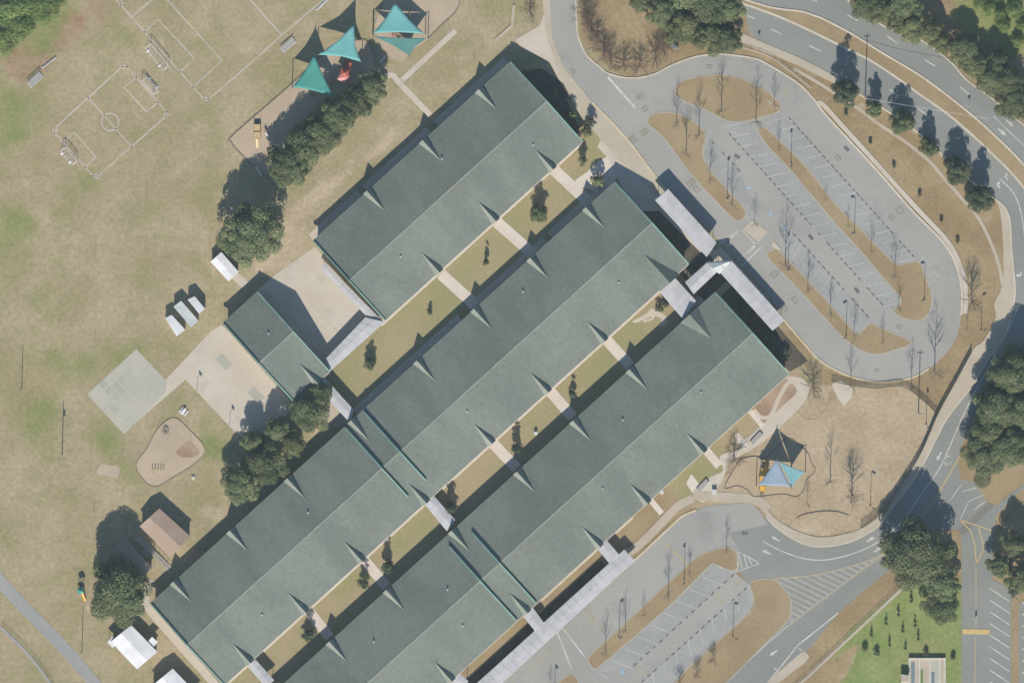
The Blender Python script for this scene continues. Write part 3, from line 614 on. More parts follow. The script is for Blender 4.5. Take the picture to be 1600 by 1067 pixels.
# hatched island
hat = [(1208, 904), (1285, 896), (1360, 874), (1387, 862), (1300, 925), (1233, 976), (1236, 947), (1232, 930)]
sheet('hatched_island', hat, zr - .004, M['lot'], parent=ROAD)
def clip(poly, o, d):
    ts = []
    for (x0, y0), (x1, y1) in zip(poly, poly[1:] + poly[:1]):
        ex, ey = x1 - x0, y1 - y0; den = d[0] * ey - d[1] * ex
        if abs(den) < 1e-9: continue
        t = ((x0 - o[0]) * ey - (y0 - o[1]) * ex) / den; u_ = ((x0 - o[0]) * d[1] - (y0 - o[1]) * d[0]) / den
        if 0 <= u_ <= 1: ts.append(t)
    return sorted(ts)
for i in range(22):
    o_ = (1228 + i * 6.6, 985 - i * 6.2); d_ = (.90, .435)
    ts = clip(hat, o_, d_)
    if len(ts) >= 2 and ts[-1] - ts[0] > 7:
        a, b2 = ts[0] + 2, ts[-1] - 2; mark('hatch_bar', [(o_[0] + d_[0] * a, o_[1] + d_[1] * a), (o_[0] + d_[0] * b2, o_[1] + d_[1] * b2)], 3.6, 'hatch', ROAD, zr + .002)
mark('hatch_edge', [(1205, 904), (1250, 901), (1300, 893), (1350, 878), (1387, 861)], 1.3, 'yellow_faint', ROAD, zr + .004, True)
mark('hatch_edge', [(1387, 862), (1345, 892), (1300, 926), (1233, 977)], 1.3, 'yellow_faint', ROAD, zr + .004)
# small painted nose beside the lot
for s_ in ([(1153, 860), (1187, 880)], [(1187, 880), (1150, 893)], [(1154, 862), (1160, 888)], [(1162, 866), (1168, 886)], [(1169, 870), (1176, 884)], [(1153, 860), (1152, 890)]):
    mark('nose_line', s_, 1.3, 'paint', ROAD, .094)
# yellow gore in the east street
for s_ in ([(1500, 812), (1516, 828), (1522, 846), (1526, 880)], [(1526, 880), (1540, 850), (1553, 842)], [(1500, 812), (1530, 822), (1553, 830)], [(1529, 824), (1537, 853)], [(1547, 829), (1549, 845)]):
    mark('gore_line', s_, 1.5, 'yellow', ROAD, zr)
mark('centre_line', [(1525, 884), (1525, 980)], 1.2, 'yellow_faint', ROAD, zr); mark('centre_line', [(1524, 995), (1523, 1090)], 1.2, 'yellow_faint', ROAD, zr)
for s_ in ([(1512, 786), (1500, 812)], [(1484, 782), (1502, 757)], [(1512, 784), (1538, 772)], [(1502, 768), (1525, 762)], [(1522, 796), (1540, 783)]):
    mark('stop_line', s_, 1.4, 'paint_faint', ROAD, zr)
sheet('asphalt_patch', [(1496, 828), (1545, 783), (1553, 792), (1504, 836)], zr - .005, M['patch'], parent=ROAD)
spb = MB(); spb.prism(W2([(1504, 982), (1546, 983), (1546, 991), (1504, 990)]), .04, .13); spb.build('speed_hump', M['yellow'])["kind"] = 'structure'
def arrow(px, py, ang, kind='straight', sz=1.0, parent=ROAD, z=zr, m='paint'):
    "ang: heading in degrees in image space (0 = right, 90 = down)"
    c, s_ = math.cos(R(ang)), math.sin(R(ang))
    def T(q): return [(px + (a * c - b2 * s_) * sz, py + (a * s_ + b2 * c) * sz) for a, b2 in q]
    mb = MB()
    def pg(q):
        w_ = [P(*t) for t in T(q)]
        if area([(p.x, p.y) for p in w_]) < 0: w_ = w_[::-1]
        mb.poly([(p.x, p.y, z) for p in w_])
    if kind == 'straight':
        pg([(-8, -1.0), (0, -1.2), (0, 1.2), (-8, 1.0)]); pg([(0.05, -3), (7, 0), (0.05, 3)])
    elif kind == 'turn':
        pg([(-6, -1.2), (1, -1.2), (3, .5), (3, 3.2), (.6, 3.2), (.6, 1.2), (-6, 1.2)]); pg([(-1.2, 3.25), (4.8, 3.25), (1.8, 7)])
    mb.build('turn_arrow' if kind != 'straight' else 'arrow', M[m], parent)
for a in ((1578, 193, 40, 'straight', 1.1), (1566, 207, 40, 'straight', 1.1), (1571, 277, 225, 'turn', .9), (1559, 290, 225, 'turn', .9), (1594, 430, 110, 'turn', .9), (1553, 551, 118, 'straight', .9), (1467, 713, 118, 'straight', 1),
          (1211, 841, 210, 'straight', 1.0), (1197, 862, 205, 'straight', 1.0), (1361, 842, 330, 'straight', 1.0), (1372, 858, 328, 'straight', 1.0), (1383, 877, 145, 'straight', .8), (1208, 1020, 145, 'straight', 1.0), (1404, 828, 310, 'straight', .8)):
    arrow(*a)
# bicycle symbol
bk = MB()
for cx_ in (-2.8, 2.8):
    line(bk, [(1481 + cx_ + 2.2 * math.cos(t), 723 + 2.2 * math.sin(t) - cx_ * .2) for t in np.linspace(0, 6.283, 13)], 1.0, zr)
line(bk, [(1478, 723.5), (1480, 719.5), (1483.5, 719), (1484, 722)], 1.0, zr); line(bk, [(1481, 723), (1483.5, 719)], 1.0, zr)
line(bk, [(1477, 716), (1481, 712), (1485, 713)], 1.4, zr)
bk.build('bicycle_symbol', M['paint'], ROAD)

# parking rows:  stall lines + wheel stops
WS = MB()
for dy, zz in ((0, 0),):
    WS.prism([(-.85, -.09), (.85, -.09), (.85, .09), (-.85, .09)], 0, .06)
    n = len(WS.v); WS.v += [(-.80, -.05, .061), (.80, -.05, .061), (.80, .05, .061), (-.80, .05, .061), (-.78, -.04, .13), (.78, -.04, .13), (.78, .04, .13), (-.78, .04, .13)]
    WS.f += [(n + 4, n + 5, n + 6, n + 7)] + [(n + i, n + (i + 1) % 4, n + 4 + (i + 1) % 4, n + 4 + i) for i in range(4)]
ORD = "first second third fourth fifth sixth seventh eighth ninth tenth eleventh twelfth thirteenth fourteenth fifteenth sixteenth seventeenth eighteenth nineteenth twentieth".split()
ORD += ["twenty-" + x for x in ORD[:9]] + ["thirtieth"] + ["thirty-" + x for x in ORD[:9]]
ws_mesh = None
def stall_row(a, b2, n, sv, lot, label, group, lm='paint_faint', lw=1.1, stops=True, skip=()):
    global ws_mesh
    ax, ay = a; dx, dy = (b2[0] - ax) / n, (b2[1] - ay) / n
    for i in range(n + 1):
        if i in skip: continue
        p = (ax + dx * i, ay + dy * i)
        mark('stall_line', [p, (p[0] + sv[0], p[1] + sv[1])], lw, lm, lot, Z['mark'])
    if not stops: return
    rot = math.atan2(-dy, dx); ws_i = [0]
    for i in range(2 * n):
        if rs.random() < .07: continue
        p = P(ax + dx * (i / 2 + .25), ay + dy * (i / 2 + .25))
        if ws_mesh is None:
            o = WS.build('wheel_stop', M['rubber'], None); ws_mesh = o
        else:
            o = ws_mesh.copy(); COL.objects.link(o)
        o.location = (p.x, p.y, .08); o.rotation_euler = (0, 0, rot + rs.uniform(-.04, .04)); o.scale = (rs.uniform(.4, .75), 1.4, 1)
        for k in ("label", "category", "group"):
            if k in o: del o[k]
        ws_i[0] += 1; tag(o, ORD[ws_i[0] - 1] + " wheel stop from the top of " + label, "wheel stop", group)
# stall bands are a greyer, older asphalt
sheet('stall_band', [(1128, 198), (1150, 192), (1170, 196), (1237, 270), (1300, 346), (1350, 400), (1385, 442), (1404, 466), (1396, 482), (1380, 480), (1255, 338)], Z['stall'], M['stall'], parent=LOT)
sheet('stall_band', [(1206, 180), (1226, 178), (1330, 294), (1430, 404), (1398, 410), (1350, 362), (1300, 311), (1262, 262), (1204, 204)], Z['stall'], M['stall'], parent=LOT)
sheet('stall_band', [(1110, 219), (1158, 270), (1168, 300), (1172, 330), (1168, 332), (1112, 267), (1100, 240)], Z['stall'], M['stall'], parent=LOT)
sheet('stall_band', [(1238, 364), (1359, 498), (1345, 520), (1326, 505), (1277, 452), (1230, 402), (1222, 385)], Z['stall'], M['stall'], parent=LOT)
sheet('stall_band', [(1117, 882), (1137, 891), (1150, 893), (987, 1044), (930, 1050), (1051, 943)], Z['stall'], M['stall'], parent=SLOT)
sheet('stall_band', [(1169, 916), (1176, 930), (1174, 946), (1107, 1012), (1062, 1055), (1040, 1080), (985, 1080)], Z['stall'], M['stall'], parent=SLOT)
Z['mark'] = .085
stall_row((1130, 199), (1381, 479), 18, (25, -6), LOT, "the long row left of the slim island", "wheel stops of the middle row")
stall_row((1231, 183), (1430, 404), 15, (-25, 6), LOT, "the row nearest the loop's outer lane", "wheel stops of the outer row")
stall_row((1110, 219), (1158, 270), 3, (-14, 20), LOT, "the short row above the blue stalls", "wheel stops of the short row", lm='paint_faint', lw=.7)
stall_row((1238, 364), (1359, 498), 8, (-14, 22), LOT, "the row below the blue stalls", "wheel stops of the inner row", lm='paint_faint', lw=.7)
stall_row((1149, 895), (987, 1043), 8, (-31, -12), SLOT, "the south lot's upper row", "wheel stops of the south lot's upper row")
stall_row((1169, 916), (1000, 1068), 9, (4, 21), SLOT, "the south lot's lower row", "wheel stops of the south lot's lower row")
for i in range(9):
    mark('stall_line', [(1547, 919 + i * 18.2), (1577, 939 + i * 18.2)], 1.5, 'paint', ROAD, .075)
    mark('stall_line', [(1597, 940 + i * 18.2), (1625, 960 + i * 18.2)], 1.5, 'paint', ROAD, .075)
sheet('east_parking_lot', [(1551, 905), (1572, 916), (1582, 930), (1582, 1100), (1551, 1100)], .06, M['road'])
sheet('east_parking_lot', [(1592, 940), (1640, 940), (1640, 1100), (1592, 1100)], .06, M['road'])
def box_mark(px, py, ang, w_, h_, m, lot, bars=0):
    c, s_ = math.cos(R(ang)), math.sin(R(ang)); T = lambda a, b2: (px + a * c - b2 * s_, py + a * s_ + b2 * c)
    mb = MB()
    for q in ([(-w_, -h_), (w_, -h_)], [(w_, -h_), (w_, h_)], [(w_, h_), (-w_, h_)], [(-w_, h_), (-w_, -h_)]): line(mb, [T(*q[0]), T(*q[1])], .9, Z['mark'])
    for i in range(bars):
        x = -w_ + 2 * w_ * (i + 1) / (bars + 1); line(mb, [T(x, -h_), T(x, h_)], .9, Z['mark2'])
    mb.build('pavement_stencil', M[m], lot)
for a in ((895, 111, 50, 4, 2, 'tan_paint', LOT, 0), (998, 152, -40, 4, 2.2, 'tan_paint', LOT, 1), (1008, 170, -40, 4.5, 3.5, 'tan_paint', LOT, 1), (1007, 206, -42, 5.5, 4, 'tan_paint', LOT, 2), (988, 219, -42, 6, 5, 'tan_paint', LOT, 3),
          (1108, 104, 0, 4.5, 2, 'tan_paint', LOT, 1), (1080, 176, 40, 4, 2.5, 'yellow_faint', LOT, 1), (1228, 145, 30, 4, 3, 'yellow_faint', LOT, 0), (1080, 286, -42, 6, 4, 'tan_paint', LOT, 2), (1088, 296, 48, 4.5, 3, 'tan_paint', LOT, 0),
          (1309, 247, 50, 4.5, 3, 'tan_paint', LOT, 1), (1393, 340, 50, 4, 3, 'tan_paint', LOT, 1), (1406, 328, 50, 5, 4, 'tan_paint', LOT, 0), (1405, 511, 10, 3.5, 2.5, 'tan_paint', LOT, 0), (1210, 428, -42, 6, 4, 'tan_paint', LOT, 2), (1242, 469, 48, 5, 3, 'tan_paint', LOT, 0), (1227, 482, 48, 4, 3, 'tan_paint', LOT, 0),
          (1000, 922, -42, 5, 3, 'yellow_faint', SLOT, 1), (1153, 910, -42, 5, 2.5, 'yellow_faint', SLOT, 0), (1370, 578, 10, 3, 2, 'tan_paint', LOT, 0)): box_mark(*a)
mark('stop_line', [(950, 121), (992, 168)], 3.2, 'paint', LOT)
mark('crosswalk_line', [(1116, 388), (1153, 360)], 1.5, 'paint', LOT); mark('crosswalk_line', [(1160, 360), (1182, 384)], 1.5, 'kerb', LOT)
mark('crosswalk_line', [(1143, 372), (1153, 362)], 1.5, 'paint', LOT); mark('crosswalk_line', [(1150, 410), (1184, 379)], 1.5, 'paint', LOT); mark('crosswalk_line', [(1168, 396), (1182, 383)], 1.5, 'paint', LOT); mark('crosswalk_line', [(1158, 416), (1190, 386)], 1.5, 'paint', LOT)
for x, y in ((1170, 293), (1204, 334), (1226, 356)):
    sheet('accessible_square', [(x - 4, y), (x, y - 3.5), (x + 4, y), (x, y + 3.5)], Z['mark'], M['blue_paint'], parent=LOT)
    mark('accessible_symbol', [(x - 1.5, y - 1), (x, y + 1.5), (x + 1.8, y)], .9, 'paint', LOT, Z['mark2'])
sheet('accessible_square', [(967, 1049), (972, 1045), (977, 1050), (971, 1053)], Z['mark'], M['blue_paint'], parent=SLOT)
mark('accessible_symbol', [(969.5, 1048), (971, 1050.5), (973.8, 1049)], .9, 'paint', SLOT, Z['mark2'])
for s_, m_, w_ in (([(870, 986), (893, 1044)], 'paint', 2.0), ([(878, 979), (914, 1026)], 'paint', 2.2), ([(1036, 845), (1073, 881)], 'yellow_faint', 2), ([(914, 953), (946, 987)], 'yellow_faint', 2), ([(1118, 928), (1132, 943)], 'yellow_faint', 2), ([(996, 1042), (1010, 1056)], 'yellow_faint', 2),
                   ([(985, 913), (1035, 868)], 'yellow_faint', .9), ([(900, 990), (960, 936)], 'yellow_faint', .9), ([(1075, 833), (1112, 811)], 'yellow_faint', .9), ([(800, 1066), (870, 1008)], 'yellow_faint', .9), ([(932, 1050), (962, 1066)], 'paint_faint', 1), ([(1200, 158), (1255, 208)], 'paint_faint', 1.0), ([(1440, 400), (1466, 432)], 'paint_faint', 1.0)):
    mark('painted_line', s_, w_, m_, LOT if s_[0][1] < 700 else SLOT)
for (x, y, a) in ((1152, 245, 30), (1267, 371, 50), (1339, 454, 50), (1323, 233, 45), (1164, 833, 8)):
    o = MB(); c_, s_ = math.cos(R(a)), math.sin(R(a))
    for i in range(5):
        q = [(x + u_ * c_ - v_ * s_, y + u_ * s_ + v_ * c_) for u_, v_ in ((-5 + i * 2, -2.6), (-3.6 + i * 2, -2.6), (-3.6 + i * 2, 2.6), (-5 + i * 2, 2.6))]
        o.prism(W2(q), .06, .11)
    o.build('drain_grate', M['drain'], LOT if y < 700 else SLOT)
# soccer pitches
PIT = thing('soccer_pitch', "complete small soccer pitch chalked on the grass with centre circle", "soccer pitch", P(172, 191))
def fl(pts, par, name='pitch_line', w_=2.1): mb = MB(); line(mb, pts, w_, .02); return mb.build(name, M['field_paint'], par)
for s_ in ([(195, 101), (82, 204)], [(82, 204), (149, 279)], [(149, 279), (263, 179)], [(263, 179), (195, 101)], [(137, 152), (206, 230)], [(215, 120), (194, 137), (229, 175), (247, 160)], [(97, 224), (116, 207), (150, 246), (132, 262)]): fl(s_, PIT)
fl([(172 + 13.5 * math.cos(t), 191 + 13.5 * math.sin(t)) for t in np.linspace(0, 6.2832, 33)], PIT, 'centre_circle')
for c in ((195, 101), (82, 204), (149, 279), (263, 179)):
    d = Vector((172 - c[0], 191 - c[1])).normalized(); n = Vector((-d.y, d.x))
    fl([tuple(Vector(c) + d * 2 + n * 5), tuple(Vector(c) + d * 7), tuple(Vector(c) + d * 2 - n * 5)], PIT, 'corner_arc')
PIT2 = thing('soccer_pitch', "larger soccer pitch chalked at the top edge, cut off by the frame", "soccer pitch", P(330, 60))
for s_ in ([(160, -24), (185, 4), (322, 159)], [(322, 159), (400, 92), (440, 55), (500, 5), (530, -20)], [(206, 27), (237, 0), (260, -20)], [(235, -30), (261, 0), (347, 95), (301, 137)], [(225, 51), (247, 31), (304, 92), (280, 114)], [(439, 54), (370, -24)]): fl(s_, PIT2)
for c, d in (((322, 159), (0, -1)), ((185, 4), (.8, .1))):
    d = Vector(d).normalized(); n = Vector((-d.y, d.x)); c = Vector(c)
    fl([tuple(c + d * 2 + n * 5), tuple(c + d * 7), tuple(c + d * 2 - n * 5)], PIT2, 'corner_arc')

# ------------------------------------------------------------------ the school wings
EAVE = 3.9
def wing(label, O, L, Wd, nw_tips, se_tips, walls=(), rise=4.0, coping=(True, True), vents=()):
    "long gabled wing. O: pixel of the NW eave at its NE end; tips: distance along the eave (px) of each gablet, optional half-width"
    k = (H - EAVE) / H
    def w_(t, d, z):
        q = uv(O, t, d); return Vector(((q[0] - 800) * S * k, (533.5 - q[1]) * S * k, z))
    c = w_(L / 2, Wd / 2, 0)
    th = thing("school_wing", label, "school building", (c.x, c.y, 0), group="school wings")
    hw = Wd / 2; top = EAVE + rise; sl = rise / hw
    zr_ = lambda d: EAVE + sl * min(d, Wd - d)
    T_ = .22
    for d0, d1 in ((0, hw), (hw, Wd)):
        mb = MB(); q = [(0, d0), (L, d0), (L, d1), (0, d1)]
        a = [w_(t, d, zr_(d)) for t, d in q]; b2 = [p - Vector((0, 0, T_)) for p in a]
        n = len(mb.v); mb.v += [tuple(p) for p in a + b2]
        mb.f += [(n, n + 1, n + 2, n + 3), (n + 7, n + 6, n + 5, n + 4)] + [(n + i, n + (i + 1) % 4, n + 4 + (i + 1) % 4, n + 4 + i) for i in range(4)]
        o = mb.build("roof_slope", M['roof'], th, fixn=True)
    # ridge cap
    mb = MB(); r = [w_(t, hw + s_, top + dz) for t in (0, L) for s_, dz in ((-1.2, -.01), (0, .06), (1.2, -.01))]
    n = len(mb.v); mb.v += [tuple(p) for p in r]; mb.f += [(0, 3, 4, 1), (1, 4, 5, 2)]
    mb.build("ridge_cap", M['gablet'], th, fixn=True)
    # walls set back under the eaves
    iv = 5.0
    mb = MB(); base = [(iv / 2, iv), (L - iv / 2, iv), (L - iv / 2, Wd - iv), (iv / 2, Wd - iv)]
    P4 = [w_(t, d, 0) for t, d in base]; Q4 = [w_(t, d, zr_(iv) - T_ - .02) for t, d in base]; g1 = w_(iv / 2, hw, top - T_ - .02); g2 = w_(L - iv / 2, hw, top - T_ - .02)
    mb.v = [tuple(p) for p in P4 + Q4 + [g1, g2]]
    mb.f = [(0, 1, 5, 4), (2, 3, 7, 6), (3, 0, 4, 8, 7), (1, 2, 6, 9, 5), (3, 2, 1, 0)]
    wl = mb.build("wall", M['wall'], th, fixn=True)
    # gable copings / raised fire walls, painted green
    def ridge_wall(t, d0, d1, h=.5, wpx=2.2, nm="fire_wall"):
        mb = MB(); ds = sorted(set([d0, d1] + ([hw] if d0 < hw < d1 else [])))
        for a, b2 in zip(ds[:-1], ds[1:]):
            v = []
            for dd in (a, b2):
                for tt in (t - wpx / 2, t + wpx / 2):
                    v += [w_(tt, dd, zr_(dd) - .3), w_(tt, dd, zr_(dd) + h)]
            n = len(mb.v); mb.v += [tuple(p) for p in v]
            mb.f += [(n, n + 1, n + 5, n + 4), (n + 2, n + 6, n + 7, n + 3), (n + 1, n + 3, n + 7, n + 5), (n, n + 4, n + 6, n + 2), (n, n + 2, n + 3, n + 1), (n + 4, n + 5, n + 7, n + 6)]
        return mb.build(nm, M['trim'], th, fixn=True)
    for i, t in enumerate((-.9, L + .9)):
        if coping[i]: ridge_wall(t, -.5, Wd + .5, .45, 2.0, "gable_coping")
    for t, d0, d1 in walls: ridge_wall(t, d0, d1, .85, 2.2)
    for d, s_ in ((-.6, 1), (Wd + .6, -1)):
        mb = MB(); a = w_(0, d, EAVE - .12); b2 = w_(L, d, EAVE - .12); dirn = (b2 - a).normalized(); nrm = Vector((-dirn.y, dirn.x, 0)) * .1
        mb.prism([(p.x, p.y) for p in (a - nrm, b2 - nrm, b2 + nrm, a + nrm)], EAVE - .24, EAVE - .02)
        mb.build("gutter", M['roof'] if s_ > 0 else M['kerb'], th)
    # gablets: small cross gables riding on the eaves
    def gablet(t, side, hwid=7.6, ln=42):
        d = lambda q: q if side < 0 else Wd - q
        zt = EAVE + sl * ln; ov = -2.0
        A_ = w_(t - hwid, d(ov), EAVE + .02 + sl * 0); B_ = w_(t + hwid, d(ov), EAVE + .02); T0 = w_(t, d(ov), zt); tip = w_(t, d(ln), zt + .03)
        A2 = w_(t - hwid, d(0), EAVE + .03); B2 = w_(t + hwid, d(0), EAVE + .03)
        mb = MB(); mb.v = [tuple(p) for p in (A_, B_, T0, tip, A2, B2)]
        mb.f = [(0, 2, 3, 4), (2, 1, 5, 3)]
        o = mb.build("gablet", M['gablet' if hwid < 12 else 'roof'], th)
        fr = MB(); fr.v = [tuple(p) for p in (w_(t - hwid + .6, d(-.6), EAVE - .1), w_(t + hwid - .6, d(-.6), EAVE - .1), w_(t, d(-.6), zt - .15))]; fr.f = [(0, 1, 2)]
        fo = fr.build("gablet_front", M['wall'], o, local=True)
        l = o.parent.location; me_ = fo.data
        for v in me_.vertices: v.co.x -= l.x; v.co.y -= l.y
    for g_ in nw_tips: gablet(*((g_, -1) if isinstance(g_, (int, float)) else (g_[0], -1, g_[1], g_[2])))
    for g_ in se_tips: gablet(*((g_, 1) if isinstance(g_, (int, float)) else (g_[0], 1, g_[1], g_[2])))
    for t, d in vents:
        mb = MB(); p = w_(t, d, zr_(d) - .1); mb.tube(p, p + Vector((0, 0, .55)), .16, .16, 8); mb.tube(p + Vector((0, 0, .55)), p + Vector((0, 0, .7)), .3, .22, 8)
        mb.build("roof_vent", M['grey_metal'], th)
    return th
def tpar(O, x, y): return -((x - O[0]) * Uv.x + (y - O[1]) * Uv.y)
def tips(O, L): return [tpar(O, *p) for p in L]
wing("shortest-row northern green shingled wing with a bright pale coping on its upper right gable", OA, 414, 167.5,
     tips(OA, [(774, 169), (688, 250), (600, 328)]), tips(OA, [(835, 233), (747, 315), (658, 394)]), vents=[(60, 120), (180, 40), (330, 110)])
wing("small square green roofed block between the painted yard and the cream concrete yard", (402, 457), 71, 167.5, [], [tpar((402, 457), 471, 571)], vents=[(30, 60)])
wing("longest green shingled wing through the middle of the campus with two raised fire walls", OB, 977, 171.5,
     tips(OB, [(944, 356), (857, 435), (769, 514), (680, 595), (578, 689), (480, 781), (387, 859), (301, 941)]),
     [(tpar(OB, 1030, 424), 20, 58)] + tips(OB, [(916, 501), (827, 580), (739, 660), (637, 753), (535, 842), (447, 922), (359, 999)]),
     walls=[(530, 2, 146), (568, 1, 146)], vents=[(100, 120), (220, 30), (410, 110), (700, 60), (860, 130)])
wing("southern green shingled wing running out of the bottom edge, beside the long lavender canopy", OC, 1000, 171.5,
     [(tpar(OC, 1092, 508), 18, 50)] + tips(OC, [(1014, 611), (925, 690), (837, 769), (734, 860), (632, 952), (545, 1035)]),
     tips(OC, [(1072, 676), (982, 753), (907, 820), (800, 930), (677, 1031)]),
     walls=[(540 - 8, 22, 171), (573, 14, 171)], vents=[(120, 100), (240, 50), (335, 108), (620, 62), (640, 120), (760, 45)])
# pale stain strip where the connectors meet: nothing painted, the walls cast it

# ------------------------------------------------------------------ covered walkways
def canopy(label, pts, h=3.0, m='white_metal', npost=3, peak=0.0, group="covered walkway canopies", posts=True):
    "pts: four roof corners (px), long sides 0-1 and 3-2"
    q = [P(x, y, h) for x, y in pts]; c = sum(q, Vector()) / 4
    th = thing("walkway_canopy", label, "canopy", (c.x, c.y, 0), group=group)
    xy = [(p.x, p.y) for p in q]
    mb = MB()
    if peak:
        m1 = (q[0] + q[3]) / 2 + Vector((0, 0, peak)); m2 = (q[1] + q[2]) / 2 + Vector((0, 0, peak))
        mb.v = [tuple(p) for p in q + [m1, m2]]; mb.f = [(0, 1, 5, 4), (4, 5, 2, 3), (0, 4, 3), (1, 2, 5), (3, 2, 1, 0)]
        mb.build("roof", M[m], th, fixn=True)
    else:
        mb.prism(xy, h - .2, h); mb.build("roof", M[m], th)
    ins = [tuple(Vector((c.x, c.y)) + (Vector(p) - Vector((c.x, c.y))) * 1.004) for p in xy]
    mb = MB()
    for i in range(4):
        a, b2 = Vector(ins[i]), Vector(ins[(i + 1) % 4]); d = (b2 - a).normalized(); n = Vector((-d.y, d.x)) * .06
        mb.prism([tuple(a - n), tuple(b2 - n), tuple(b2 + n), tuple(a + n)], h - .32, h - .03)
    mb.build("fascia", M['greywhite'], th)
    # standing seams
    a, b2, c2, d2 = q; L = (b2 - a).length; n = max(2, int(L / 2.4))
    for i in range(1, n):
        mb = MB(); t = i / n; p = a.lerp(b2, t); r = d2.lerp(c2, t); dd = (b2 - a).normalized() * .035
        if peak:
            mm = (p + r) / 2 + Vector((0, 0, peak))
            for s_, e in ((p, mm), (mm, r)):
                v = [s_ - dd + Vector((0, 0, -.05)), s_ + dd + Vector((0, 0, -.05)), e + dd + Vector((0, 0, -.05)), e - dd + Vector((0, 0, -.05))]
                k0 = len(mb.v); mb.v += [tuple(x) for x in v] + [tuple(x + Vector((0, 0, .12))) for x in v]
                mb.f += [(k0 + 4, k0 + 5, k0 + 6, k0 + 7), (k0, k0 + 1, k0 + 5, k0 + 4), (k0 + 2, k0 + 3, k0 + 7, k0 + 6), (k0 + 1, k0 + 2, k0 + 6, k0 + 5), (k0 + 3, k0, k0 + 4, k0 + 7)]
        else:
            mb.prism([((p - dd).x, (p - dd).y), ((p + dd).x, (p + dd).y), ((r + dd).x, (r + dd).y), ((r - dd).x, (r - dd).y)], h - .02, h + .07)
        mb.build("seam", M['white_metal'], th)
    if posts:
        for i in range(npost):
            t = .04 + .92 * i / (npost - 1)
            for s_ in (.1, .9):
                p = (a.lerp(b2, t)).lerp(d2.lerp(c2, t), s_)
                pm = MB(); pm.tube((p.x, p.y, 0), (p.x, p.y, h - .2), .09, .09, 6); pm.build("post", M['grey_metal'], th)
    return th
canopy("white ribbed canopy strip beside the loop, north of the entrance crosswalk", [(1024, 313), (1104, 401), (1119, 379), (1044, 296)], 4.4, 'white_metal', 5, .1)
canopy("white ribbed canopy strip beside the loop, south of the entrance crosswalk", [(1124, 424), (1207, 516), (1226, 500), (1143, 408)], 3.6, 'white_metal', 5, .1)
canopy("broad white canopy block bridging two long wings behind the entrance", [(1031, 456), (1067, 498), (1087, 470), (1055, 435)], 3.3, 'white_metal', 3, .2)
canopy("slanting white canopy linking the canopy block to the entrance gable", [(1071, 441), (1109, 407), (1122, 423), (1084, 459)], 3.5, 'white_metal', 3, .3)
canopy("small pale grey entrance gable roof at the head of the south canopy strip", [(1103, 411), (1139, 406), (1140, 412), (1124, 428)], 4.2, 'greywhite', 2, .9)
canopy("lavender white canopy along the foot of the cream concrete yard", [(601, 503), (515, 580), (509, 561), (571, 496)], 3.1, 'white_metal', 4, .2)
canopy("narrow lavender canopy lying along the dark gable beside the cream yard", [(507, 411), (600, 504), (590, 512), (502, 420)], 2.6, 'white_metal', 4, .1)
canopy("white canopy between the small square block and the longest wing", [(494, 604), (547, 660), (552, 640), (507, 590)], 3.2, 'white_metal', 3, .2)
canopy("short white canopy below the twin fire walls, beside the shaded courtyard corner", [(663, 786), (698, 829), (711, 812), (678, 775)], 3.2, 'white_metal', 3, .2)
canopy("short white canopy at the upper end of the long lavender canopy", [(932, 855), (952, 879), (967, 866), (946, 842)], 3.3, 'white_metal', 2, .15)
canopy("short white canopy by the foot of the southern fire walls", [(815, 959), (836, 985), (849, 972), (830, 946)], 3.3, 'white_metal', 2, .15)
canopy("white canopy at the bottom left end of the lower courtyard", [(385, 1038), (415, 1072), (428, 1062), (399, 1030)], 3.2, 'white_metal', 2, .15)
canopy("short white canopy at the bottom edge beside the lowest gablet", [(700, 1058), (716, 1076), (732, 1064), (716, 1050)], 3.3, 'white_metal', 2, .15)
canopy("long lavender canopy running beside the south lot kerb out of frame", [(975, 859), (700, 1108), (720, 1126), (991, 876)], 3.0, 'white_metal', 16, .12)

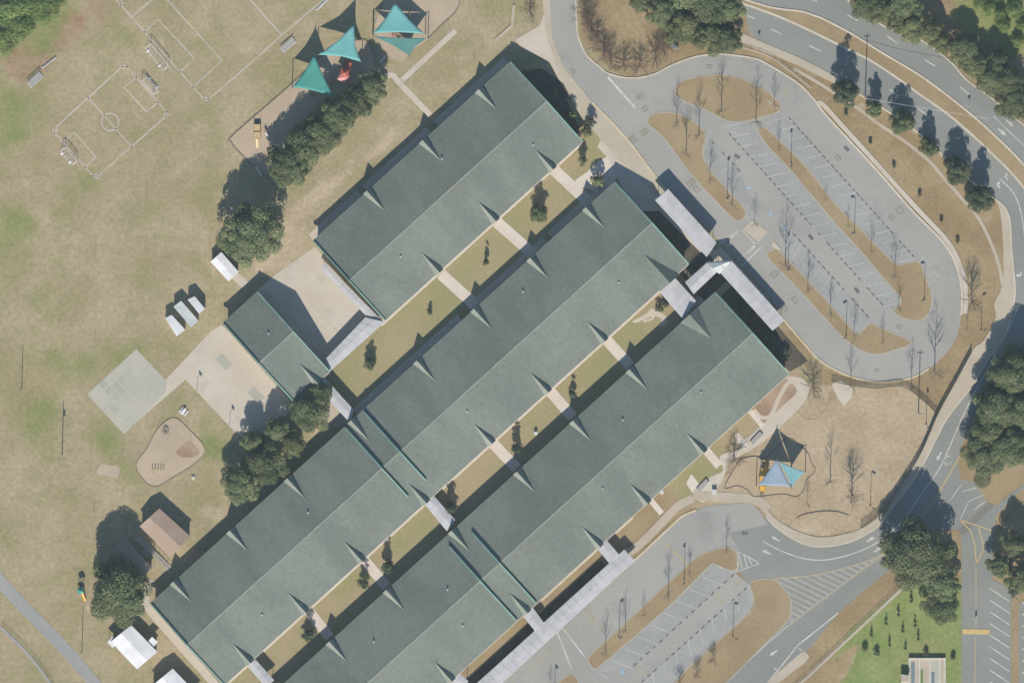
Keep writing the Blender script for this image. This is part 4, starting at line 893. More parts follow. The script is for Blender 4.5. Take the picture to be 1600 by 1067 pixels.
# ------------------------------------------------------------------ small buildings
def gable_house(name, label, cat, pts, h, rise, m, wm='wall', group=None, ridge_long=True):
    "pts: roof corners px; ridge runs from mid(0,3) to mid(1,2)"
    q = [P(x, y, h) for x, y in pts]; c = sum(q, Vector()) / 4
    th = thing(name, label, cat, (c.x, c.y, 0), group=group)
    m1 = (q[0] + q[3]) / 2 + Vector((0, 0, rise)); m2 = (q[1] + q[2]) / 2 + Vector((0, 0, rise))
    for a in ((q[0], q[1], m2, m1), (m1, m2, q[2], q[3])):
        mb = MB(); n = 0; up = [p for p in a]; dn = [p - Vector((0, 0, .15)) for p in a]
        mb.v = [tuple(p) for p in up + dn]; mb.f = [(0, 1, 2, 3), (7, 6, 5, 4)] + [(i, (i + 1) % 4, 4 + (i + 1) % 4, 4 + i) for i in range(4)]
        mb.build("roof_slope", M[m], th, fixn=True)
    ins = [c + (p - c) * .93 for p in q]
    mb = MB(); g1 = c + (m1 - c) * .93; g2 = c + (m2 - c) * .93
    mb.v = [(p.x, p.y, 0) for p in ins] + [(p.x, p.y, h - .1) for p in ins] + [(g1.x, g1.y, h + rise - .3), (g2.x, g2.y, h + rise - .3)]
    mb.f = [(0, 1, 5, 4), (2, 3, 7, 6), (3, 0, 4, 8, 7), (1, 2, 6, 9, 5)]
    mb.build("wall", M[wm], th, fixn=True)
    # door and windows on the long side
    d = (q[1] - q[0]).normalized(); n = Vector((d.y, -d.x, 0)); a = ins[0]; L = (ins[1] - ins[0]).length
    if (a + n - c).length < (a - c).length: n = -n
    rot = math.atan2(d.y, d.x)
    for t, wd, z0, z1, nm, mm in ((.3, 1.0, 0, 2.1, "door", 'greywhite'), (.6, 1.3, .9, 2.0, "window", 'darkmetal'), (.85, 1.3, .9, 2.0, "window", 'darkmetal')):
        p = a + d * (L * t) + n * .02; mb = MB(); mb.box((p.x, p.y, (z0 + z1) / 2), (wd, .08, z1 - z0), rot); mb.build(nm, M[mm], th)
    return th
gable_house("portable_classroom", "tan roofed portable classroom standing clear of the big oak", "portable classroom", [(249, 794), (298, 838), (266, 869), (218, 822)], 3.4, .9, 'tan_roof', group="portable classrooms")
gable_house("portable_classroom", "brown roofed portable classroom half buried under the big oak's shade", "portable classroom", [(195, 841), (238, 886), (220, 906), (169, 862)], 3.3, .9, 'brown_roof', group="portable classrooms")
gable_house("portable_classroom", "white roofed portable classroom just below the big oak", "portable classroom", [(205, 976), (246, 1018), (214, 1045), (173, 1002)], 3.3, .6, 'white', group="portable classrooms")
gable_house("portable_classroom", "white roofed portable classroom cut off by the bottom edge", "portable classroom", [(270, 1044), (312, 1088), (278, 1115), (236, 1072)], 3.3, .6, 'white', group="portable classrooms")
gable_house("storage_shed", "bright white flat shed below the round oak by the yard corner", "shed", [(346, 394), (373, 425), (357, 440), (329, 409)], 2.6, .25, 'white')
gable_house("kiosk", "tiny pale blue roofed kiosk at the edge of the bare bush ring", "kiosk", [(1050, 66), (1061, 72), (1057, 79), (1047, 73)], 2.2, .4, 'kiosk')
# raised roof porches on the white portable
for x, y, l in ((176, 1003, "white porch roof on the left side of the white portable"), (238, 1003, "white porch roof on the right side of the white portable")):
    th = thing("porch_roof", l, "porch roof", P(x, y)); mb = MB(); mb.box((*P(x, y, 2.9)[:2], 2.85), (2.2, 2.2, .12), R(-42)); mb.build("roof", M['white'], th)
    for a in ((-.8, -.8), (.8, -.8), (.8, .8), (-.8, .8)):
        mb = MB(); p = P(x, y); mb.tube((p.x + a[0], p.y + a[1], 0), (p.x + a[0], p.y + a[1], 2.79), .06, .06, 6); mb.build("post", M['grey_metal'], th)
# timber ramp to the tan portable
th = thing("access_ramp", "long grey timber ramp deck between the two tan and brown portables", "ramp", P(240, 862))
def deck(a, b2, wpx, z0, z1):
    A = Vector(a); B = Vector(b2); d = (B - A).normalized(); n = Vector((-d.y, d.x)) * wpx / 2; L = (B - A).length; N = int(L / 2.2)
    for i in range(N):
        p0 = A + d * (L * (i + .04) / N); p1 = A + d * (L * (i + .96) / N); z = z0 + (z1 - z0) * i / N
        mb = MB(); mb.prism(W2([tuple(p0 - n), tuple(p1 - n), tuple(p1 + n), tuple(p0 + n)]), z - .08, z + rs.uniform(0, .015)); mb.build("plank", M['deck'], th)
    for s_ in (-1, 1):
        p0 = P(*(A + n * s_)); p1 = P(*(B + n * s_)); mb = MB(); mb.tube((p0.x, p0.y, z0 + .95), (p1.x, p1.y, z1 + .95), .05, .05, 5)
        for i in range(9):
            q = p0.lerp(p1, i / 8); zz = z0 + (z1 - z0) * i / 8; mb.tube((q.x, q.y, 0), (q.x, q.y, zz + .95), .045, .045, 5)
        mb.build("railing", M['grey_metal'], th)
deck((214, 838), (266, 889), 8, .9, .15); deck((222, 858), (234, 866), 9, .9, .88)

# white storage containers
def container(label, pts, h):
    q = [P(x, y, h) for x, y in pts]; c = sum(q, Vector()) / 4
    th = thing("storage_container", label, "storage container", (c.x, c.y, 0), group="white storage containers")
    mb = MB(); mb.prism([(p.x, p.y) for p in q], .12, h); mb.build("body", M['white' if h > 2.65 else 'greywhite'], th)
    a, b2, c2, d2 = q; n = 11
    for i in range(n):
        t = (i + .5) / n; p = a.lerp(b2, t); r = d2.lerp(c2, t); p, r = p.lerp(r, .05), p.lerp(r, .95); dd = (b2 - a).normalized() * .09
        mb = MB(); mb.prism([((p - dd).x, (p - dd).y), ((p + dd).x, (p + dd).y), ((r + dd).x, (r + dd).y), ((r - dd).x, (r - dd).y)], h - .02, h + .05); mb.build("roof_rib", M['greywhite'], th)
    e = (b2 + c2) / 2; d = (b2 - a).normalized(); rot = math.atan2(d.y, d.x)
    for s_ in (-.25, .25):
        p = b2.lerp(c2, .5 + s_) + d * .03; mb = MB(); mb.box((p.x, p.y, h / 2), (.05, (c2 - b2).length * .46, h * .88), rot); mb.build("door", M['grey_metal'], th)
    return th
container("white storage container, leftmost and lowest of the three in the field", [(258, 497), (276, 525), (289, 515), (268, 492)], 2.7)
container("grey white storage container, longest and middle one of the three", [(271, 479), (298, 511), (310, 501), (283, 470)], 2.6)
container("short white storage container, rightmost of the three in the field", [(293, 468), (311, 490), (320, 482), (304, 463)], 2.75)

# ------------------------------------------------------------------ shade sails over the playgrounds
def sail(label, cor, m, post_h=None, grp="triangular shade sails", flat=.16):
    "cor: three (px, py, z)"
    q = [P(x, y, z) for x, y, z in cor]; c = sum(q, Vector()) / 3
    th = thing("shade_sail", label, "shade sail", (c.x, c.y, 0), group=grp)
    N = 12; mb = MB(); idx = {}
    for i in range(N + 1):
        for j in range(N + 1 - i):
            a, b2 = i / N, j / N; cc = 1 - a - b2
            p = q[0] * a + q[1] * b2 + q[2] * cc
            e = 1 - (a * b2 * 4) ; pull = flat * (1 - max(a, b2, cc) ** 2) * 1.25
            p2 = p.lerp(c, pull * (1 - 27 * a * b2 * cc * .6)); p2.z = p.z - 1.0 * (a * b2 + b2 * cc + cc * a)
            idx[i, j] = len(mb.v); mb.v.append(tuple(p2))
    for i in range(N):
        for j in range(N - i):
            mb.f.append((idx[i, j], idx[i + 1, j], idx[i, j + 1]))
            if i + j < N - 1: mb.f.append((idx[i + 1, j], idx[i + 1, j + 1], idx[i, j + 1]))
    o = mb.build("cloth", M[m], th, smooth=True, fixn=True)
    sm = o.modifiers.new("thickness", 'SOLIDIFY'); sm.thickness = .02
    for p in q:
        out = (p - c); out.z = 0; out.normalize(); b2 = p + out * .25
        mb = MB(); mb.tube((b2.x, b2.y, 0), (b2.x, b2.y, p.z + .15), .13, .11, 8); mb.build("post", M['post'], th)
        mb = MB(); mb.tube((b2.x, b2.y, p.z), tuple(p), .04, .04, 5); mb.build("shackle", M['white'], th)
    return th
sail("dark teal shade sail lowest on the left of the playground pair", [(491, 86, 5.9), (457, 136, 6.0), (522, 151, 5.2)], 'teal1', flat=.10)
sail("aqua shade sail in the middle with its long wing pointing left", [(553, 38, 5.2), (497, 86, 5.9), (564, 97, 4.6)], 'teal2', flat=.22)
sail("aqua shade sail at the top, broad kite over the climbing net", [(617, 4, 5.0), (583, 52, 5.0), (663, 53, 4.6)], 'teal2', flat=.12)
sail("deep teal shade sail folded down below the top aqua sail", [(584, 57, 5.6), (667, 60, 5.6), (639, 87, 2.8)], 'teal3', flat=.16)
sail("pale blue shade sail over the fenced east playground", [(1214, 717, 6.6), (1184, 758, 5.6), (1235, 760, 5.0)], 'bluecloth', flat=.05)
sail("aqua shade sail beside the pale blue one in the east playground", [(1217, 720, 6.2), (1258, 737, 5.4), (1237, 761, 4.4)], 'bluecloth2', flat=.12)

# play structures
def play_structure(label, px, py, ang, decks, roofm, slidem, name="play_structure"):
    p0 = P(px, py); th = thing(name, label, "play structure", (p0.x, p0.y, 0)); a = R(ang); ca, sa = math.cos(a), math.sin(a)
    tr = lambda x, y, z: (p0.x + x * ca - y * sa, p0.y + x * sa + y * ca, z)
    for (x, y, z, wd, roof) in decks:
        mb = MB(); mb.box(tr(x, y, z), (wd, wd, .1), a); mb.build("platform", M[slidem], th)
        for sx in (-.5, .5):
            for sy in (-.5, .5):
                mb = MB(); q = tr(x + sx * wd, y + sy * wd, 0); mb.tube(q, (q[0], q[1], z + (2.0 if roof else 1.0)), .06, .06, 6); mb.build("post", M[slidem], th)
        for sy in (-.5, .5):
            mb = MB(); mb.tube(tr(x - .5 * wd, y + sy * wd, z + .9), tr(x + .5 * wd, y + sy * wd, z + .9), .04, .04, 5); mb.build("rail", M[slidem], th)
        if roof:
            mb = MB(); r = wd * .65; ap = tr(x, y, z + 2.9); cs = [tr(x + sx * r, y + sy * r, z + 2.0) for sx, sy in ((-1, -1), (1, -1), (1, 1), (-1, 1))]
            mb.v = [ap] + cs; mb.f = [(0, 1, 2), (0, 2, 3), (0, 3, 4), (0, 4, 1), (4, 3, 2, 1)]; mb.build("roof", M[roofm], th, fixn=True)
    x, y, z, wd, _ = decks[0]
    mb = MB(); n = 8
    L_ = []; R_ = []
    for i in range(n + 1):
        t = i / n; zz = z * (1 - t) ** 1.15 + .25; L_.append(tr(x + wd / 2 + 2.6 * t, y - .35, zz)); R_.append(tr(x + wd / 2 + 2.6 * t, y + .35, zz))
    mb.strip(L_, R_); mb.strip([(p[0], p[1], p[2] + .25) for p in L_], L_); mb.strip(R_, [(p[0], p[1], p[2] + .25) for p in R_]); mb.build("slide", M[slidem], th)
    mb = MB(); x, y, z, wd, _ = decks[-1]
    for i in range(6):
        t = i / 5; mb.tube(tr(x - wd / 2 - 1.4 * t, y - .4, z * (1 - t) + .05), tr(x - wd / 2 - 1.4 * t, y + .4, z * (1 - t) + .05), .05, .05, 5)
    for s_ in (-.4, .4): mb.tube(tr(x - wd / 2, y + s_, z), tr(x - wd / 2 - 1.4, y + s_, .05), .05, .05, 5)
    mb.build("ladder", M['darkmetal'], th); return th
play_structure("red play structure with a pink slide between aqua sail and oak row", 543, 104, 78, [(0, 0, 1.6, 2.2, False), (-2.2, .3, 2.0, 1.8, True)], 'red_plastic', 'red_plastic')
play_structure("pink topped play tower by the oak row below the red one", 537, 122, -30, [(0, 0, 1.6, 2.0, True), (2.0, .4, 1.3, 1.6, False)], 'pink_plastic', 'pink_plastic')
play_structure("yellow and blue play structure under the pale blue sail", 1195, 738, 80, [(0, 0, 1.5, 2.0, True), (-2.4, .2, 1.5, 1.8, False), (-4.6, -.2, 1.2, 1.6, False)], 'yellow_plastic', 'yellow_plastic')
# climbing spinner net under the top sail
th = thing("climbing_net", "round red rope climber under the top aqua sail", "climbing net", P(622, 53))
p0 = P(622, 53); mb = MB(); mb.tube((p0.x, p0.y, 0), (p0.x, p0.y, 2.6), .08, .06, 8); mb.build("mast", M['grey_metal'], th)
for k, (r, z) in enumerate(((1.7, .6), (1.2, 1.3), (.7, 1.9))):
    mb = MB(); pts = [(p0.x + r * math.cos(t), p0.y + r * math.sin(t), z) for t in np.linspace(0, 6.2832, 17)]
    for a, b2 in zip(pts[:-1], pts[1:]): mb.tube(a, b2, .11, .11, 6, False)
    mb.build("ring", M['red_plastic' if k != 1 else 'pink_plastic'], th)
mb = MB()
for t in np.linspace(0, 6.2832, 9)[:-1]: mb.tube((p0.x + 1.7 * math.cos(t), p0.y + 1.7 * math.sin(t), .6), (p0.x, p0.y, 2.5), .03, .03, 4, False)
mb.build("rope", M['red_plastic'], th)
# tan climber with slides, west end of the mulch bed
play_structure("tan climbing frame with two slides at the left end of the mulch bed", 402, 212, -90, [(0, 0, 1.3, 1.9, False), (-2.2, 0, 1.2, 1.8, False)], 'tan_plastic', 'tan_plastic')
for x, y, a, l in ((420, 215, -45, "pale slide lying to the right of the tan climbing frame"), (404, 268, -55, "pale slide lying below the tan climbing frame")):
    p = P(x, y); th = thing("playground_slide", l, "slide", (p.x, p.y, 0)); ca, sa = math.cos(R(a)), math.sin(R(a))
    mb = MB(); L_ = []; R_ = []
    for i in range(9):
        t = i / 8; zz = 1.5 * (1 - t) ** 1.2 + .2; s_ = -1.5 + 3 * t; L_.append((p.x + s_ * ca + .4 * sa, p.y + s_ * sa - .4 * ca, zz)); R_.append((p.x + s_ * ca - .4 * sa, p.y + s_ * sa + .4 * ca, zz))
    mb.strip(L_, R_); mb.build("chute", M['board'], th)
    mb = MB(); mb.strip([(q[0], q[1], q[2] + .2) for q in L_], L_); mb.build("side_rail", M['board'], th)
    mb = MB(); mb.tube((p.x - 1.5 * ca, p.y - 1.5 * sa, 0), (p.x - 1.5 * ca, p.y - 1.5 * sa, 2.2), .07, .07, 6); mb.build("post", M['darkmetal'], th)
play_structure("small playhouse with teal roof and orange slide left of the giant oak", 127, 922, -70, [(0, 0, 1.2, 1.3, True)], 'teal1', 'yellow_plastic', "playhouse")
play_structure("tan and brown play deck under the lowest teal sail", 505, 136, 40, [(0, 0, 1.3, 1.8, False), (-2.1, .2, 1.1, 1.6, False)], 'tan_plastic', 'tan_plastic')
for x, y, l in ((527, 126, "brown log balance beam right of the dark teal sail"), (640, 22, "brown log balance beam under the top aqua sail"), (570, 82, "orange tinted balance beam right of the middle aqua sail")):
    p = P(x, y); th = thing("balance_beam", l, "balance beam", (p.x, p.y, 0), R(x * 37 % 180)); mb = MB(); mb.tube((-1.6, 0, .4), (1.6, 0, .4), .14, .14, 8); mb.build("beam", M['tan_plastic' if x != 570 else 'yellow_plastic'], th, True)
    for q in (-1.2, 1.2): mb = MB(); mb.tube((q, 0, 0), (q, 0, .4), .1, .1, 6); mb.build("support", M['timber'], th, True)
# sandpit climbing arches and balance bars
th = thing("monkey_bars", "row of tan curved bars lying in the mulch sandpit", "monkey bars", P(246, 734))
for i in range(5):
    mb = MB(); x = 238 + i * 4.4
    pts = [P(x + .8 * math.sin(k), 726 + 16 * k / 6, .15 + 1.0 * math.sin(math.pi * k / 6)) for k in range(7)]
    for a, b2 in zip(pts[:-1], pts[1:]): mb.tube(a, b2, .07, .07, 6, False)
    mb.build("bar", M['tan_plastic'], th)
th = thing("climbing_dome", "small dark climbing dome near the top of the mulch sandpit", "climbing dome", P(259, 672)); p = P(259, 674)
for k in range(6):
    mb = MB(); t = k * math.pi / 6
    pts = [(p.x + 1.0 * math.cos(u_) * math.cos(t), p.y + 1.0 * math.cos(u_) * math.sin(t), 1.3 * math.sin(u_)) for u_ in np.linspace(0, math.pi, 9)]
    for a, b2 in zip(pts[:-1], pts[1:]): mb.tube(a, b2, .04, .04, 5, False)
    mb.build("arch", M['darkmetal'], th)
th = thing("picnic_table", "white picnic table on the grass above the sandpit", "picnic table", P(287, 643)); p = P(287, 643)
for dx, dy, z, wd in ((0, 0, .75, .8), (-.75, .5, .45, .3), (.75, -.5, .45, .3)):
    mb = MB(); mb.box((p.x + dx, p.y + dy, z), (wd, 1.9, .06), R(-35)); mb.build("table_top" if wd > .5 else "seat", M['white'], th)
mb = MB(); mb.box((p.x, p.y, .36), (1.6, .1, .7), R(-35)); mb.build("frame", M['grey_metal'], th)
th = thing("stone_marker", "pale round concrete marker on the grass right of the sandpit", "marker", P(302, 746)); p = P(302, 746)
mb = MB(); mb.tube((p.x, p.y, 0), (p.x, p.y, .3), .65, .6, 10); mb.build("base", M['concrete'], th); mb = MB(); mb.tube((p.x, p.y, .3), (p.x, p.y, .5), .35, .3, 8); mb.build("cap", M['board'], th)

# soccer goals
def goal(label, a, b2, dep, h=2.1):
    "a-b2: goal mouth in px, dep: offset of the back bar in px"
    A, B = P(*a), P(*b2); D = Vector((dep[0] * S, -dep[1] * S, 0)); c = (A + B) / 2
    th = thing("soccer_goal", label, "soccer goal", (c.x, c.y, 0), group="soccer goals"); up = Vector((0, 0, h))
    mb = MB(); mb.tube(A, A + up, .07); mb.build("goal_post", M['white'], th); mb = MB(); mb.tube(B, B + up, .07); mb.build("goal_post", M['white'], th)
    mb = MB(); mb.tube(A + up, B + up, .07); mb.build("crossbar", M['white'], th)
    mb = MB()
    for q in (A, B): mb.tube(q + up, q + up + D * .35, .05); mb.tube(q + up + D * .35, q + D, .05); mb.tube(q, q + D, .05)
    mb.tube(A + D, B + D, .05); mb.build("back_frame", M['white'], th)
    mb = MB(); n = 15
    for i in range(n + 1):
        q = A.lerp(B, i / n); mb.tube(q + up, q + up + D * .35, .018, n=3, cap=False); mb.tube(q + up + D * .35, q + D, .018, n=3, cap=False)
    for i in range(8):
        t = i / 7; mb.tube((A + up + D * .35).lerp(A + D, t), (B + up + D * .35).lerp(B + D, t), .018, n=3, cap=False)
    o = mb.build("net", M['net'], th); o["kind"] = "stuff"
    # sandbags on the rear bar
    for t in (.15, .8):
        q = (A + D).lerp(B + D, t); mb = MB(); mb.box((q.x, q.y, .12), (.9, .5, .22), R(40)); mb.build("sandbag", M['white'], th)
goal("white soccer goal on the left touchline of the larger pitch", (236, 69), (264, 104), (-9, 6))
goal("white soccer goal at the upper right end of the complete pitch", (222, 127), (240, 148), (9, -7))
goal("white soccer goal at the lower left end of the complete pitch", (102, 231), (121, 252), (-8, 6))

# bleachers and benches
def bleacher(label, a, b2, rows, dep, nm="bleacher", cat="bleachers", group="aluminium bleachers and benches"):
    A, B = Vector(a), Vector(b2); d = (B - A).normalized(); n = Vector((-d.y, d.x)); 
    if dep < 0: n = -n
    p = P(*((A + B) / 2)); th = thing(nm, label, cat, (p.x, p.y, 0), group=group); st_ = abs(dep) / max(rows, 1)
    for i in range(rows):
        for k, (wd, dz) in enumerate(((.55, 0), (.5, -.22))):
            o_ = n * (st_ * (i + .5 * k)); z = .45 + .28 * i + dz
            mb = MB(); q = [A + o_, B + o_, B + o_ + n * (st_ * wd * .8), A + o_ + n * (st_ * wd * .8)]
            mb.prism(W2([tuple(x) for x in q]), z - .05, z); mb.build("seat_plank" if k == 0 else "foot_plank", M['bench'], th)
    for t in (.1, .5, .9):
        q0 = P(*(A.lerp(B, t))); q1 = P(*(A.lerp(B, t) + n * abs(dep) * .9)); mb = MB()
        mb.tube((q0.x, q0.y, 0), (q0.x, q0.y, .38), .04); mb.tube((q1.x, q1.y, 0), (q1.x, q1.y, .38 + .28 * (rows - 1)), .04); mb.tube((q0.x, q0.y, .15), (q1.x, q1.y, .35 + .28 * (rows - 1)), .035); mb.build("support", M['grey_metal'], th)
bleacher("silver four row bleacher by the left edge, nearest the green corner", (49, 138), (68, 120), 4, -11)
bleacher("single aluminium bench to the upper right of the left bleacher", (66, 108), (88, 91), 1, -3, "bench", "bench")
bleacher("pale bleacher beside the larger pitch, left of the shade sails", (444, 83), (463, 66), 3, -10)
bleacher("bench at the top edge beside the larger pitch's corner line", (495, 18), (514, 0), 1, -4, "bench", "bench")
bleacher("pale bench between the playground beds at the path head", (595, 99), (603, 90), 1, -4, "bench", "bench")

# ------------------------------------------------------------------ poles, lamps, signs
def lamp(px, py, h, label, dirn=0):
    p = P(px, py); th = thing("street_lamp", label, "lamp post", (p.x, p.y, 0), R(dirn), group="lamp posts of the car parks")
    mb = MB(); mb.tube((0, 0, 0), (0, 0, .5), .22, .2, 8); mb.build("base", M['concrete'], th, True)
    mb = MB(); mb.tube((0, 0, .5), (0, 0, h), .09, .06, 8); mb.build("pole", M['lamp'], th, True)
    mb = MB(); mb.tube((0, 0, h - .08), (.8, 0, h), .035, .035, 6); mb.build("arm", M['lamp'], th, True)
    mb = MB(); mb.box((.75, 0, h + .02), (1.0, .5, .18)); mb.build("lamp_head", M['lamp'], th, True)
for a in ((1236, 256, 7.4, "bronze lamp post on the slim island, upper of its two lamps"), (1335, 365, 7.6, "bronze lamp post half way down the slim island"), (1444, 468, 7.8, "bronze lamp post in the round brown end of the slim island"),
          (1322, 525, 7.4, "bronze lamp post at the lower tip of the left brown island"), (1231, 424, 7.2, "bronze lamp post beside the tallest trunk shadow by the blue stall"), (1136, 312, 8.0, "bronze lamp post on the left brown island north of the entrance"),
          (1533, 517, 7.4, "bronze lamp post on the brown verge by the lower right of the loop"), (1447, 664, 7.7, "bronze lamp post by the fence corner of the east playground"), (1360, 791, 7.3, "bronze lamp post in the lower part of the east playground"),
          (1069, 905, 7.6, "bronze lamp post on the south lot island, upper one"), (967, 996, 7.4, "bronze lamp post on the south lot island, lower one"), (1145, 995, 7.1, "bronze lamp post on the broad brown island of the south lot"), (1100, 1085, 20, "x"), (867, 1069, 4.2, "bronze lamp post at the bottom edge island of the south lot")):
    if a[3] != "x": lamp(*a, dirn=rs.uniform(0, 360))
def pole(px, py, h, label, r=.14, arm=True, trans=None, name="utility_pole", cat="utility pole", grp=None, mt='timber'):
    p = P(px, py); th = thing(name, label, cat, (p.x, p.y, 0), group=grp)
    mb = MB(); mb.tube((0, 0, 0), (0, 0, h), r, r * .65, 8); mb.build("pole", M[mt], th, True)
    if arm:
        mb = MB(); mb.box((0, 0, h - .6), (1.8, .12, .14)); mb.build("cross_arm", M['timber'], th, True)
        for x in (-.8, 0, .8):
            mb = MB(); mb.tube((x, 0, h - .53), (x, 0, h - .3), .05, .04, 6); mb.build("insulator", M['greywhite'], th, True)
    if trans:
        mb = MB(); mb.tube((.3, 0, trans - .5), (.3, 0, trans + .5), .26, .26, 10); mb.build("transformer", M['grey_metal'], th, True)
pole(1352, 153, 13.2, "tall timber power pole on the verge of the divided road", .17)
pole(34, 607, 9.0, "thin timber pole in the field near the left edge", .12, False)
pole(97, 711, 11.0, "timber pole with a grey transformer in the left field", .15, False, 8.7)
pole(128, 1018, 9.2, "thin timber pole beside the grey path below the big oak", .12, False)
pole(1435, 645, 13.0, "tall timber pole inside the east playground fence", .16)
for x, y, l in ((77, 770, "slim brown post in the field, leftmost of the three low ones"), (147, 800, "slim brown post in the field, lowest of the three"), (184, 770, "slim brown post at the corner of the worn pink patch")):
    pole(x, y, 4.7, l, .05, False, None, "field_post", "post", "slim posts in the left field", 'post')
for x, y, h, l in ((1186, 66, 1.6, "small dark road sign on the sidewalk above the loop"), (1514, 166, 1.5, "small road sign standing at the median's edge")):
    p = P(x, y); th = thing("road_sign", l, "road sign", (p.x, p.y, 0)); mb = MB(); mb.tube((0, 0, 0), (0, 0, h + .8), .04); mb.build("post", M['grey_metal'], th, True); mb = MB(); mb.box((0, -.05, h + .5), (.6, .03, .75)); mb.build("sign_plate", M['greywhite'], th, True)
p = P(1525, 963); th = thing("delineator_sign", "small white sign post on the street's yellow centre line", "road sign", (p.x, p.y, 0)); mb = MB(); mb.tube((0, 0, 0), (0, 0, .12), .35, .3, 8); mb.build("base", M['rubber'], th, True); mb = MB(); mb.box((0, 0, .75), (.45, .12, 1.25)); mb.build("sign_plate", M['white'], th, True)
# overhead service wire crossing the road
def wire(label, a, b2, sag, r=.05):
    A, B = P(*a), P(*b2); pts = [A.lerp(B, i / 20) - Vector((0, 0, sag * 4 * (i / 20) * (1 - i / 20))) for i in range(21)]
    mb = MB()
    for p, q in zip(pts[:-1], pts[1:]): mb.tube(p, q, r, n=4, cap=False)
    o = mb.build("overhead_wire", M['white']); tag(o, label, "wire")
wire("pale overhead wire crossing the divided road above the row of trees", (1352, 154, 12.4), (1545, 186, 12.0), .8, .035)
# basketball hoops
for x, y, l, a in ((308, 612, "basketball hoop on the yard's left edge, upper one", -40), (359, 665, "basketball hoop on the yard's left edge, lower one", -40)):
    p = P(x, y); th = thing("basketball_hoop", l, "basketball hoop", (p.x, p.y, 0), R(42), group="basketball hoops of the yard")
    mb = MB(); mb.tube((0, 0, 0), (0, 0, 2.9), .07); mb.tube((0, 0, 2.9), (1.0, 0, 3.2), .06); mb.build("pole", M['grey_metal'], th, True)
    mb = MB(); mb.box((1.05, 0, 3.3), (.06, 1.1, .7)); mb.build("backboard", M['white'], th, True)
    mb = MB(); pts = [(1.35 + .23 * math.cos(t), .23 * math.sin(t), 3.05) for t in np.linspace(0, 6.2832, 13)]
    for q, r_ in zip(pts[:-1], pts[1:]): mb.tube(q, r_, .02, n=5, cap=False)
    mb.build("rim", M['red_plastic'], th, True)
# fences
def fence(label, pts, h=1.8, sp=3.0, m='darkmetal', mesh_r=.024, grp=None):
    W_ = [P(*p) for p in smooth(pts, False, 4)]
    dist = [0]
    for a, b2 in zip(W_[:-1], W_[1:]): dist.append(dist[-1] + (b2 - a).length)
    def at(s_):
        for i in range(len(W_) - 1):
            if s_ <= dist[i + 1]: return W_[i].lerp(W_[i + 1], (s_ - dist[i]) / max(1e-6, dist[i + 1] - dist[i]))
        return W_[-1].copy()
    th = thing("fence", label, "fence", at(dist[-1] / 2)); n = max(1, int(dist[-1] / sp)); up = Vector((0, 0, h))
    for i in range(n + 1):
        q = at(dist[-1] * i / n); mb = MB(); mb.tube(q, q + up, .045, n=6); mb.build("post", M[m], th)
    for z in (h - .05, .15):
        mb = MB()
        for i in range(n):
            a, b2 = at(dist[-1] * i / n), at(dist[-1] * (i + 1) / n); mb.tube(a + Vector((0, 0, z)), b2 + Vector((0, 0, z)), .03, n=5, cap=False)
        mb.build("rail", M[m], th)
    mb = MB(); k = int(dist[-1] / (.10 if m == 'darkmetal' else .16))
    for i in range(k + 1): q = at(dist[-1] * i / k); mb.tube(q + Vector((0, 0, .1)), q + up, mesh_r, n=3, cap=False)
    mb.build("infill", M[m], th)["kind"] = "stuff"
fence("dark picket fence along the sidewalk beside the east playground", [(1518, 550), (1492, 598), (1465, 647), (1440, 705), (1412, 751), (1376, 800), (1345, 824)], 1.8)
fence("dark fence between the loop's foot and the east playground", [(1300, 596), (1332, 603), (1370, 607), (1415, 605), (1465, 647)], 1.6)
fence("thin fence along the lower left footpath", [(4, 980), (42, 1017), (74, 1058), (90, 1085)], 1.4, 3, 'grey_metal', .01)
fence("thin fence along the garden's dirt track", [(1230, 1084), (1258, 1060), (1412, 914)], 1.4, 3, 'grey_metal', .01)
fence("short railing along the path above the loop", [(1160, 75), (1200, 88), (1235, 112), (1266, 137)], 1.1, 2.4, 'white', .01)
# raised garden beds at the bottom edge
GB = thing("garden_bed_frame", "pale framed raised garden beds at the bottom right edge", "garden beds", P(1448, 1050))
for x in (1420.5, 1436.5, 1453, 1468, 1476.5):
    mb = MB(); mb.prism(W2([(x - .9, 1029), (x + .9, 1029), (x + .9, 1100), (x - .9, 1100)]), 0, .5); mb.build("board", M['board'], GB)
mb = MB(); mb.prism(W2([(1419.6, 1027.2), (1477.4, 1027.2), (1477.4, 1029), (1419.6, 1029)]), 0, 1.0); mb.build("board", M['board'], GB)
for x0, x1, m in ((1421.4, 1435.6, 'sidewalk'), (1437.4, 1452.1, 'sidewalk'), (1453.9, 1467.1, 'court'), (1468.9, 1475.6, 'sidewalk')):
    mb = MB(); mb.prism(W2([(x0, 1029), (x1, 1029), (x1, 1100), (x0, 1100)]), 0, .3); mb.build("bed_fill", M[m], GB)
for x0, x1, y0, m in ((1423.5, 1429, 1034, 'bedblue'), (1455, 1460, 1050, 'bedblue'), (1438.5, 1442, 1046, 'green_plant')):
    mb = MB(); mb.prism(W2([(x0, y0), (x1, y0), (x1, 1100), (x0, 1100)]), .3, .42); mb.build("planting_row", M[m], GB)
for (x, y, wd, hh, l, m) in ((1414, 1056, 12, 1.0, "small tan shed roof left of the raised beds", 'tan_roof'),):
    gable_house("garden_shed", l, "shed", [(1408, 1053), (1420, 1053), (1420, 1075), (1408, 1075)], 1.8, .3, 'concrete')
